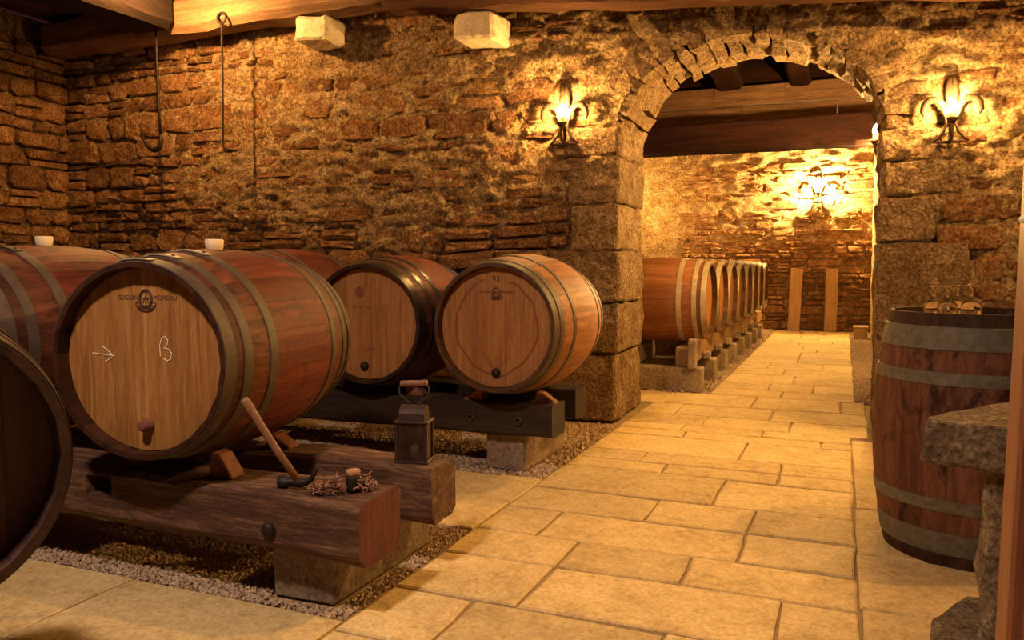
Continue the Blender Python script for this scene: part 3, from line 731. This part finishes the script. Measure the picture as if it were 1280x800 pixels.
t4 = barrel('orange oak barrel stamped 93 with a drip stain, next to the arch jamb', (-1.565, 3.55, 0.385), (0, 0, D(1)), stave='oak_stave_pale', hoop='grey_hoop', head='oak_head_stained', rb=0.364, rh=0.312, roll=0.09,
            hoops=[(0.002, 0.045), (0.060, 0.098), (0.205, 0.235)])
z4 = 0.364
crest(t4, z4, 0.0, 0.165, 1.05, 'stamp_ink')
text_part('stamp_text', '93', 0.04, t4, (0.0, 0.0452, z4 + 0.235), 'stamp_ink')
text_part('stamp_text', 'SEGUIN', 0.018, t4, (-0.058, 0.0452, z4 + 0.172), 'stamp_ink')
text_part('stamp_text', 'MOREAU', 0.018, t4, (0.060, 0.0452, z4 + 0.172), 'stamp_ink')
rs = random.Random(8)
ringp = []
for i in range(51):
    a = pi * 0.60 + 1.8 * pi * i / 50; ringp.append(((0.215 + 0.014 * nz((cos(a) * 2, sin(a) * 2, 0), 1.5, 4)) * cos(a), (0.235 + 0.02 * nz((cos(a) * 2, sin(a) * 2, 5), 1.6, 9)) * sin(a) * (0.98 if sin(a) < 0 else 1)))
head_mark('drip_stain', t4, [[(0.004 * k, -.21), (0.011 * k, -.18), (0.019 * k + rs.uniform(-.008, .008), -.215 + rs.uniform(.05, .11))] for k in range(-4, 5)], 'stain_ink', 0.0014, z4, 0.0450)
head_mark('wine_stain', t4, [ringp], 'stain_ink', 0.0048, z4, 0.0450)
for tt, zz, xx in ((t3, z3, -0.02), (t4, z4, 0.0)):
    o = lathe('spigot_plug', [(0.024, 0), (0.022, .012), (0.015, .02), (0, .02)], 'black_iron', tt, 14); o.location = (xx, 0.046, zz - 0.225); o.rotation_euler = (pi / 2, 0, 0)
barrel('red stained barrel half hidden behind the chalked barrel', (-3.10, 3.60, 0.43), (0, 0, D(6)), stave='oak_stave', head='oak_head_stained', rb=0.362, rh=0.31, roll=0.06)
barrel('red stained barrel standing in the dark rubble wall corner', (-3.90, 3.60, 0.375), (0, 0, D(6)), stave='oak_stave_old', head='oak_head_stained', rb=0.352, rh=0.31, roll=0.03)
# the black barrel nearest to the photographer
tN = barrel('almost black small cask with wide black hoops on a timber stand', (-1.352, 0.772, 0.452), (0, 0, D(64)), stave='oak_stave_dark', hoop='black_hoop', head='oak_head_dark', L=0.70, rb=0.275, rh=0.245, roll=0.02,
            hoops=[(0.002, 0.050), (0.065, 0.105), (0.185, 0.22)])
# upright barrel used as a table
barrel('upright weathered barrel with wine glasses on top, by the right jamb', (0.462, 3.39, 0.0), (pi / 2, 0, 0), L=0.885, rb=0.346, rh=0.296, stave='oak_stave_old', hoop='rust_hoop', head='plank_wood', zoff=0.0, boards=False,
       hoops=[(0.045, 0.125), (0.20, 0.245)], roll=0.07)
# row beyond the arch
for k in range(8):
    barrel(['first barrel of the cellar row, nearest the arch', 'second barrel of the cellar row beyond the arch', 'third barrel of the cellar row beyond the arch', 'fourth barrel of the cellar row beyond the arch',
            'fifth barrel of the cellar row beyond the arch', 'sixth barrel of the cellar row beyond the arch', 'seventh barrel of the cellar row beyond the arch', 'last barrel of the cellar row, towards the two planks'][k],
           (-1.05, 7.08 + 0.752 * k, 0.385), (0, 0, D(90)), stave='oak_stave_pale', hoop='pale_hoop', head='oak_head_stained', rb=0.37, rh=0.318, roll=0.03 * k, group='barrels in the cellar row beyond the arch')

# ------------------------------------------------------------------ racks
def tagb(o, label, cat, group=None): return tag(o, label, cat, group)
bA = hewn('rack_beam', (-3.7, 2.055, 0.272), (-1.275, 2.055, 0.267), 0.23, 0.19, 'beam_wood', None, 20, 0.014, 1, ch=0.035, pocket=(1.335, -0.115, 0.035), endmat='beam_end')
tagb(bA, 'weathered hewn beam with a square mortise under the chalked barrel', 'beam')
for x, z in ((0.0, 0.0),):
    o = lathe('bolt', [(0.024, 0), (0.024, .012), (0.018, .02), (0, .02)], 'black_iron', bA, 8); o.location = (2.10, -0.112, -0.02); o.rotation_euler = (pi / 2, 0, 0)
bB = tagb(hewn('rack_beam', (-3.7, 2.46, 0.266), (-1.272, 2.46, 0.268), 0.18, 0.19, 'beam_wood', None, 26, 0.014, 2, ch=0.025, endmat='beam_wood'), 'hewn rack beam carrying the lantern', 'beam')
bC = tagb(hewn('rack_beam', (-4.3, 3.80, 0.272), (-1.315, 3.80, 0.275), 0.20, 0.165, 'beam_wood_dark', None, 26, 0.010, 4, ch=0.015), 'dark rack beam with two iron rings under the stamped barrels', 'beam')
for x in (2.545, 2.81):
    o = tube('iron_ring', [(0.016 * cos(a * pi / 8), 0, 0.018 * sin(a * pi / 8)) for a in range(16)], 0.005, 'sconce_iron', bC, 6, closed=True, ref=(0, 1, 0)); o.location = (x, -0.108, 0.0)
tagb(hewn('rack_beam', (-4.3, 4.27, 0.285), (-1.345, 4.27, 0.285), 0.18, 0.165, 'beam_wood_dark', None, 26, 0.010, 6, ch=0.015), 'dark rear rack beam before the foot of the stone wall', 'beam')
def block(label, x0, x1, y0, y1, h, seed):
    o = rough_box('support_block', 0, x1 - x0, 0, y1 - y0, 0, h, 'concrete', None, 0.008, 0.005, 4, seed); o.location = (x0, y0, -0.005); return tag(o, label, 'block')
block('grey stone block under the red beam ends of the near rack', -1.665, -1.43, 2.035, 2.66, 0.17, 101)
block('grey stone block supporting the hidden end of the near rack', -3.35, -3.12, 2.035, 2.66, 0.17, 102)
block('tan stone block under the dark beams beside the arch jamb', -1.70, -1.485, 3.775, 4.40, 0.20, 103)
block('tan stone block under the dark beams near the rubble wall corner', -3.9, -3.68, 3.775, 4.40, 0.20, 104)
def wedge(label, loc, rotz, w=0.07, l=0.11, h=0.075, mat='wedge_wood'):
    V = [(-l / 2, -w / 2, 0), (l / 2, -w / 2, 0), (l / 2, w / 2, 0), (-l / 2, w / 2, 0), (-l / 2 + .012, -w / 2, h), (-l / 2 + .012, w / 2, h), (-l / 2 + .045, -w / 2, h * .93), (-l / 2 + .045, w / 2, h * .93), (l / 2, -w / 2, .012), (l / 2, w / 2, .012)]
    Fc = [(0, 3, 2, 1), (0, 4, 5, 3), (4, 6, 7, 5), (6, 8, 9, 7), (8, 1, 2, 9), (0, 1, 8, 6, 4), (3, 5, 7, 9, 2)]
    o = mesh_obj('wedge', V, Fc, mat); o.location = loc; o.rotation_euler = (0, 0, rotz)
    md = o.modifiers.new('bevel', 'BEVEL'); md.width = 0.004; md.segments = 1
    return tag(o, label, 'wedge')
wedge('reddish wooden wedge under the chalked barrel beside the hammer', (-1.85, 2.04, 0.362), D(5), l=0.09, h=0.085)
wedge('wooden wedge under the chalked barrel on its far side', (-2.24, 2.05, 0.362), D(185), h=0.08)
wedge('wooden wedge under the rear of the chalked barrel', (-1.96, 2.46, 0.36), D(4), h=0.055)
wedge('small reddish wedge under the stamped barrel beside the jamb', (-1.375, 3.79, 0.355), D(3), h=0.062, w=0.06)
wedge('pale wedge between the stamped barrel and the black hooped one', (-1.757, 3.77, 0.352), D(183), h=0.062, w=0.08)
wedge('dark wedge under the black hooped barrel', (-2.12, 3.79, 0.352), D(3), h=0.075)
# stand of the black barrel, low blocks out of the light
for i, (dx, dy) in enumerate(((0.24, 0), (0.50, 0))):
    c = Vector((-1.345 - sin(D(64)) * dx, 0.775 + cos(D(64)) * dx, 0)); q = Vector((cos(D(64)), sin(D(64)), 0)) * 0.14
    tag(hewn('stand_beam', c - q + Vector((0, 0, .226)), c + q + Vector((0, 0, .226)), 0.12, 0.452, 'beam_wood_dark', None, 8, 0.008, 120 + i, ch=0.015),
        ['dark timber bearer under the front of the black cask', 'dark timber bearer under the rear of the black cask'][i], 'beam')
# cellar row rack: two long rails on cross sleepers with upright stops
for i, x in enumerate((-1.24, -1.70)):
    o = rough_box('rail_beam', -0.06, 0.06, 0, 6.3, 0, 0.16, 'concrete' if i else 'plank_wood', None, 0.008, 0.006, 5, 130 + i); o.location = (x, 6.78, 0.20)
    tag(o, ['pale rail under the barrel heads of the cellar row', 'rail under the far side of the cellar barrel row'][i], 'rail')
ORD = ['first', 'second', 'third', 'fourth', 'fifth', 'sixth', 'seventh', 'eighth']
for k in range(8):
    o = rough_box('support_block', -0.95, 0, 0, 0.17, 0, 0.205, 'concrete', None, 0.01, 0.006, 3, 140 + k); o.location = (-1.075 + (0 if k == 0 else 0), 6.73 + 0.752 * k, -0.008)
    tag(o, ORD[k] + ' grey stone sleeper from the arch, under the cellar barrel row', 'block', 'stone sleepers under the cellar barrel row')
    o = rough_box('stop_block', -0.035, 0.035, -0.05, 0.05, 0, 0.25 if k == 0 else 0.07, 'concrete', None, 0.012, 0.004, 2, 150 + k); o.location = (-1.145, 6.70 + 0.752 * k, 0.197)
    tag(o, ORD[k] + ' upright block from the arch, along the cellar barrel row', 'block', 'upright blocks along the cellar barrel row')

# ------------------------------------------------------------------ lantern, hammer, bung pot
lan = thing('lantern', 'small dark tin lantern with a wire handle standing on the beam end', 'lantern', (-1.375, 2.44, 0.362), (0, 0, D(14)))
w, d, h = 0.118, 0.095, 0.145
rough_box('base', -w / 2, w / 2, -d / 2, d / 2, 0, 0.014, 'lantern_tin', lan, 0.002, 0, 0)
rough_box('top_plate', -w / 2 - .003, w / 2 + .003, -d / 2 - .003, d / 2 + .003, h, h + 0.008, 'lantern_tin', lan, 0.002, 0, 0)
for sx in (-1, 1):
    for sy in (-1, 1):
        rough_box('corner_post', sx * (w / 2 - .007) - .006, sx * (w / 2 - .007) + .006, sy * (d / 2 - .007) - .006, sy * (d / 2 - .007) + .006, 0.012, h, 'lantern_tin', lan, 0.0015, 0, 0)
for sy in (-1, 1): rough_box('pane', -w / 2 + .01, w / 2 - .01, sy * (d / 2 - .007) - .0012, sy * (d / 2 - .007) + .0012, .014, h, 'smoked_glass', lan, 0, 0, 0)
for sx in (-1, 1): rough_box('pane', sx * (w / 2 - .007) - .0012, sx * (w / 2 - .007) + .0012, -d / 2 + .01, d / 2 - .01, .014, h, 'smoked_glass', lan, 0, 0, 0)
lathe('candle_stub', [(0, .014), (0.014, .014), (0.014, .06), (0.003, .064), (0.002, .07), (0, .07)], 'candle_wax', lan, 12)
V = []; Fc = []
for i in range(9):
    a = pi * i / 8
    for x in (-0.045, 0.045): V.append((x, -0.036 * cos(a), h + .008 + 0.052 * sin(a) ** .8))
for i in range(8): Fc.append((2 * i, 2 * i + 1, 2 * i + 3, 2 * i + 2))
Fc += [tuple(2 * i for i in range(9)), tuple(2 * i + 1 for i in range(9))]
mesh_obj('hood', V, Fc, 'lantern_tin', lan)
tube('handle_wire', [(-0.03, 0, h + .058), (-0.012, 0, h + .066), (-0.028, 0, h + .074), (-0.05, 0, h + .092), (-0.054, 0, h + .115), (-0.046, 0, h + .132), (0.046, 0, h + .132), (0.054, 0, h + .115), (0.05, 0, h + .092), (0.028, 0, h + .074), (0.012, 0, h + .066), (0.03, 0, h + .058)], 0.0024, 'sconce_iron', lan, 6)
tube('grip', [(-0.048, 0, h + .132), (-0.046, 0, h + .132), (-0.02, 0, h + .134), (0.02, 0, h + .135), (0.046, 0, h + .136), (0.048, 0, h + .136)], [.008, .011, .0105, .0105, .0115, .008], 'handle_wood', lan, 10)

ham = thing('hammer', 'cooper hammer standing head down, handle leaning on the chalked barrel', 'hammer', (-1.535, 2.005, 0.362))
tube('handle', [(0, 0, 0.022), (-0.05, -0.035, 0.12), (-0.092, -0.065, 0.21), (-0.122, -0.088, 0.278), (-0.128, -0.093, 0.288)], [.011, .0115, .012, .014, .011], 'handle_wood', ham, 10)
hd = tube('hammer_head', [(-0.068, -0.012, .020), (-0.064, -.011, .020), (-0.045, -.008, .020), (-0.03, -.004, .021), (0, 0, .022), (0.022, .004, .024), (0.040, .007, .035), (0.055, .010, .062), (0.060, .012, .085)], [.016, .020, .020, .013, .0165, .012, .009, .006, .002], 'black_iron', ham, 8)
pot = thing('bung_pot', 'short dark cork topped pot in tow on the beam end', 'pot', (-1.372, 2.055, 0.362))
lathe('body', [(0, 0), (0.021, 0), (0.023, .006), (0.023, .042), (0.021, .047), (0, .047)], 'black_iron', pot, 18)
lathe('cork_top', [(0, 0.047), (0.0205, .047), (0.022, .062), (0.020, .066), (0, .066)], 'cork', pot, 18)
V = []; Fc = []; rt = random.Random(2)
tow = thing('tow_wad', 'frayed wad of reddish tow fibre around the cork topped pot', 'fibre', (-1.372, 2.055, 0.363))
for side, (cx, cy, sp) in enumerate([(-0.045, -0.045, .032), (0.040, 0.012, .026), (-0.09, -0.060, .018)]):
    V = []; Fc = []
    for q in range(70):
        p = Vector((cx + rt.gauss(0, sp * .4), cy + rt.gauss(0, sp * .4), 0.004 + abs(rt.gauss(0, .016 if side < 2 else .004)))); dr = Vector((rt.uniform(-1, 1), rt.uniform(-1, 1), rt.uniform(-.6, .9))).normalized()
        o = len(V); nrm = dr.cross(Vector((rt.random(), rt.random(), rt.random()))).normalized() * .0022; nr2 = dr.cross(nrm).normalized() * .0022
        for s in range(4):
            c = p + Vector((0, 0, 0)); c.z = max(0.002, c.z)
            V += [tuple(c + nrm), tuple(c - nrm * .5 + nr2), tuple(c - nrm * .5 - nr2)]
            p = p + dr * .010; dr = (dr + Vector((rt.uniform(-1, 1), rt.uniform(-1, 1), rt.uniform(-.8, .6))) * .8).normalized()
        for s in range(3):
            for e in range(3): Fc.append((o + s * 3 + e, o + s * 3 + (e + 1) % 3, o + s * 3 + 3 + (e + 1) % 3, o + s * 3 + 3 + e))
    mesh_obj('tuft', V, Fc, 'tow', tow, False, False)

# ------------------------------------------------------------------ wall lamps
def sconce(label, loc, rot, bulbmat, k=1.0, group=None, mount=0.02):
    t = thing('wall_sconce', label, 'wall lamp', loc, rot, group); t.scale = (k, k, k)
    M = 'sconce_iron'
    o = lathe('spear_leaf', [(0, 0.255), (0.014, .250), (0.029, .225), (0.037, .18), (0.036, .13), (0.028, .08), (0.016, .04), (0.008, -.10), (0, -.10)], M, t, 14, True, (0, -0.035, 0), 0.35)
    tube('ridge', [(0, -0.044, -.09), (0, -0.047, .10), (0, -.047, .18), (0, -.040, .245)], .004, M, t, 6)
    for s in (-1, 1):
        A = [(s * .012, -.04, -.01), (s * .030, -.045, .040), (s * .055, -.05, .085), (s * .085, -.052, .110), (s * .120, -.052, .108), (s * .148, -.05, .080), (s * .157, -.046, .040), (s * .150, -.043, .010)]
        tube('side_leaf', A, [.012, .017, .021, .024, .025, .023, .017, .004], M, t, 8, (0.9, 0.35), (0, 1, 0))
        Bc = [(s * .040, -.055, .075), (s * .062, -.055, .080), (s * .070, -.055, .060), (s * .050, -.055, .045), (s * .030, -.05, .0), (s * .026, -.05, -.040), (s * .040, -.05, -.085), (s * .075, -.05, -.125), (s * .095, -.05, -.140)]
        tube('scroll_foot', Bc[3:], [.008, .010, .010, .011, .011, .008], M, t, 8, (0.7, 1.0), (0, 1, 0))
    tube('base_bar', [(-.10, -.05, -.142), (-.05, -.052, -.146), (.05, -.052, -.146), (.10, -.05, -.142)], [.005, .009, .009, .005], M, t, 8)
    tube('bracket', [(0, mount, -.125), (0, -.05, -.135), (0, -.095, -.12), (0, -.105, -.075), (0, -.105, -.04)], .010, M, t, 8)
    lathe('drip_cup', [(0, -.045), (0.012, -.045), (0.030, -.022), (0.036, -.010), (0.033, -.010), (0.02, -.022), (0, -.024)], M, t, 18, True, (0, -.105, 0))
    lathe('candle_sleeve', [(0.018, -.022), (0.019, .028), (0.014, .034), (0, .034)], 'candle_wax', t, 14, True, (0, -.105, 0))
    lathe('bulb', [(0.008, 0), (0.016, .010), (0.021, .024), (0.019, .040), (0.010, .058), (0, .070)], bulbmat, t, 10, True, (0, -.105, .034))
    return t
sconce('wrought iron fleur-de-lis wall lamp between the white corbel and the arch', (-1.745, WY - 0.01, 2.00), (0, 0, 0), 'bulb_glow')
sconce('wrought iron fleur-de-lis wall lamp above the upright barrel', (0.530, WY - 0.01, 1.875), (0, 0, 0), 'bulb_glow', 0.93)
sconce('blazing wall lamp on the far wall above the two planks', (-0.42, FY - 0.02, 2.22), (0, 0, 0), 'bulb_glow_far', 1.1)
sconce('wall lamp just behind the right jamb with its bulb in the opening', (0.284, 6.22, 1.93), (0, 0, D(-90)), 'bulb_glow_passage', 1.0, None, 0.13)
sconce('assumed wall lamp high on the right wall of the front room', (1.5, 3.6, 2.72), (0, 0, D(-90)), 'bulb_glow_assumed_side', 1.0)  # unseen lamp, assumed from the upright barrel's shadow on the floor
sconce('assumed, added wall lamp hidden farther along the right cellar wall', (RX, 7.35, 1.95), (0, 0, D(-90)), 'bulb_glow_passage', 1.0)  # lamp added out of sight behind the jamb to brighten the passage
sconce('assumed, added wall lamp hidden on the left cellar wall at the end of the barrel row', (-3.58, 12.9, 2.05), (0, 0, D(90)), 'bulb_glow_passage', 1.0)  # unseen lamp added to light the left part of the far wall
# unseen bare bulb before the hooks, just over the frame, assumed from their shadows
lb = thing('unseen_ceiling_lamp', 'assumed bare bulb lamp hanging by the hook timber', 'lamp', (-4.42, 4.32, 2.985))
lathe('socket', [(0, CEIL - 2.985), (0.006, CEIL - 2.985), (0.006, .07), (0.022, .06), (0.024, .02), (0, .02)], 'black_iron', lb, 14)
lathe('bulb', [(0.012, .022), (0.022, .0), (0.028, -.022), (0.022, -.045), (0, -.056)], 'bulb_glow_assumed_corner', lb, 12)

lb = thing('unseen_ceiling_lamp', 'added round metal lamp shade over the pale area light, above the small black cask', 'lamp', (-1.45, 0.40, 2.97))  # unseen fixture added around the pale area light
lathe('shade', [(0.16, -.03), (0.15, 0.02), (0.10, .07), (0.03, .10), (0.0, .102), (0.0, .098), (0.028, .095), (0.096, .066), (0.146, .018), (0.156, -.03), (0.16, -.03)], 'black_iron', lb, 28)
lathe('stem', [(0, .10), (0.012, .10), (0.012, .175), (0, .175)], 'black_iron', lb, 10)

# ------------------------------------------------------------------ iron hooks
hk = thing('iron_hook', 'long iron hook with a wide J curve hanging near the corner', 'hook', (-5.02, 4.88, 2.0))
J = [(0, 0, .88), (0.003, 0, .6), (0.010, 0, .3), (0.018, 0, .08)]
J2 = [(0.018 + 0.0, 0, .08), (0.020, 0, .03), (0.008, 0, -.012), (-.025, 0, -.036), (-.07, 0, -.036), (-.115, 0, -.008), (-.155, 0, .040), (-.185, 0, .095)]
tube('shank', J, [.008, .008, .009, .010], 'black_iron', hk, 8)
tube('curve', J2, [.011, .015, .019, .021, .020, .017, .013, .006], 'black_iron', hk, 8)
tube('eye', [(0.0 + .03 * cos(a * pi / 8), 0, .905 + .03 * sin(a * pi / 8)) for a in range(16)], .006, 'black_iron', hk, 6, closed=True, ref=(0, 1, 0))
hk = thing('iron_hook', 'straight iron rod with eye ring and short bent tip hanging from the timber', 'hook', (-4.36, 4.87, 1.93))
tube('shank', [(0, 0, .93), (-.004, 0, .5), (-.012, 0, .08), (-.012, 0, .03), (.0, 0, .006), (.03, 0, -.004), (.065, 0, -.012), (.085, 0, -.014)], [.008, .008, .009, .009, .009, .008, .006, .003], 'black_iron', hk, 8)
tube('eye', [(0.0 + .040 * cos(a * pi / 8), 0, .97 + .040 * sin(a * pi / 8)) for a in range(16)], .0085, 'black_iron', hk, 6, closed=True, ref=(0, 1, 0))
tube('nail', [(0, -.02, 1.0), (0, .12, 1.015)], .007, 'black_iron', hk, 6)

# ------------------------------------------------------------------ right-hand side: glasses, stone table, door post
def glass(loc, rz, k=1.0):
    t = tag(lathe('wine_glass', [(0.0265, 0.0), (0.031, .018), (0.0345, .042), (0.030, .064), (0.012, .078), (0.0045, .086), (0.0042, .116), (0.010, .124), (0.030, .1285), (0.0315, .130), (0.030, .1315), (0.0, .1315)]
                  + [(0.0, .080), (0.010, .076), (0.0285, .062), (0.0328, .042), (0.0295, .018), (0.0253, 0.0), (0.0265, 0.0)], 'clear_glass', None, 28), 'stemmed wine glass turned upside down on the upright barrel', 'glass', 'upturned wine glasses on the upright barrel')
    t.location = loc; t.rotation_euler = (0, 0, rz); t.scale = (k, k, k)
    return t
ZG = 0.885 - 0.034 + 0.0015
for i, (x, y) in enumerate([(0.305, 3.30), (0.383, 3.325), (0.340, 3.215), (0.418, 3.245)]): glass((x, y, ZG), i, 1.0 + 0.03 * (i % 2))
tab = thing('stone_table', 'rough stone table on a stone leg in front of the upright barrel', 'table', (0.45, 2.35, 0))
def poly_block(name, pts, z0, z1, mat, parent, seed, jit=0.012):
    bm = bmesh.new(); lo = [bm.verts.new((x - .45, y - 2.35, z0)) for x, y in pts]; hi = [bm.verts.new((x - .45, y - 2.35, z1)) for x, y in pts]
    n = len(pts); bm.faces.new(lo); bm.faces.new(hi)
    for i in range(n): bm.faces.new((lo[i], lo[(i + 1) % n], hi[(i + 1) % n], hi[i]))
    bmesh.ops.bevel(bm, geom=bm.edges[:], offset=0.012, segments=2, affect='EDGES', profile=0.5)
    bmesh.ops.triangulate(bm, faces=[f for f in bm.faces if len(f.verts) > 4])
    bmesh.ops.subdivide_edges(bm, edges=[e for e in bm.edges if e.calc_length() > .04], cuts=4, use_grid_fill=True)
    for v in bm.verts:
        p = v.co.copy(); v.co += jit * Vector((nz(p, 9, seed), nz(p, 9, seed + 5), nz(p, 9, seed + 9))) + jit * .5 * Vector((nz(p, 30, seed), nz(p, 30, seed + 5), nz(p, 30, seed + 9)))
    return bm_obj(name, bm, mat, parent)
poly_block('table_slab', [(0.192, 2.262), (0.45, 2.235), (0.80, 2.25), (0.82, 2.72), (0.50, 2.72), (0.205, 2.315)], 0.545, 0.662, 'table_stone', tab, 3)
poly_block('leg', [(0.345, 2.30), (0.43, 2.275), (0.55, 2.29), (0.55, 2.48), (0.44, 2.48), (0.355, 2.44)], 0.09, 0.55, 'table_stone', tab, 13, 0.03)
poly_block('foot', [(0.235, 2.16), (0.70, 2.14), (0.72, 2.58), (0.35, 2.60), (0.245, 2.40)], 0.0, 0.10, 'table_stone', tab, 23, 0.016)
dr = struct(rough_box('door_1', 0.0, 0.16, -0.05, 0.05, 0, 2.3, 'post_wood', None, 0.006, 0.001, 6, 200), 'brown wooden door post with a narrow moulding')
dr.location = (0.247, 1.50, 0); dr.rotation_euler = (0, D(0.9), 0)
rough_box('moulding', 0.020, 0.034, -0.060, -0.045, 0, 2.3, 'post_wood', dr, 0.003, 0, 0)
lt = tube('latch', [(-0.004, -.03, 1.118), (-0.012, -.045, 1.121), (-0.008, -.055, 1.122), (0.02, -.056, 1.124)], [.004, .006, .006, .004], 'white_enamel', dr, 8)

# ------------------------------------------------------------------ planks and offcuts beyond the arch
for i, (x, ww, hh, lean) in enumerate([(-0.74, 0.185, 1.0, 5), (-0.185, 0.185, 1.0, 4)]):
    o = rough_box('leaning_plank', -ww / 2, ww / 2, -0.05, 0.05, 0, hh, 'plank_wood', None, 0.008, 0.006, 4, 210 + i); o.location = (x, FY - 0.20, 0.004); o.rotation_euler = (D(-lean), D([2.0, 0.5][i]), 0)
    tag(o, ['thick pale plank propped against the far wall beside the barrel row', 'thick pale plank propped against the far wall under the bright lamp'][i], 'plank')
st = thing('wooden_step', 'little wooden step stool by the right cellar wall', 'stool', (0.20, 12.6, 0.0))
rough_box('top', -0.06, 0.14, -0.16, 0.16, .15, .18, 'plank_wood', st, .004, 0, 0)
for sy in (-1, 1): rough_box('leg', -0.05, 0.13, sy * .12 - .015, sy * .12 + .015, 0, .15, 'plank_wood', st, .003, 0, 0)
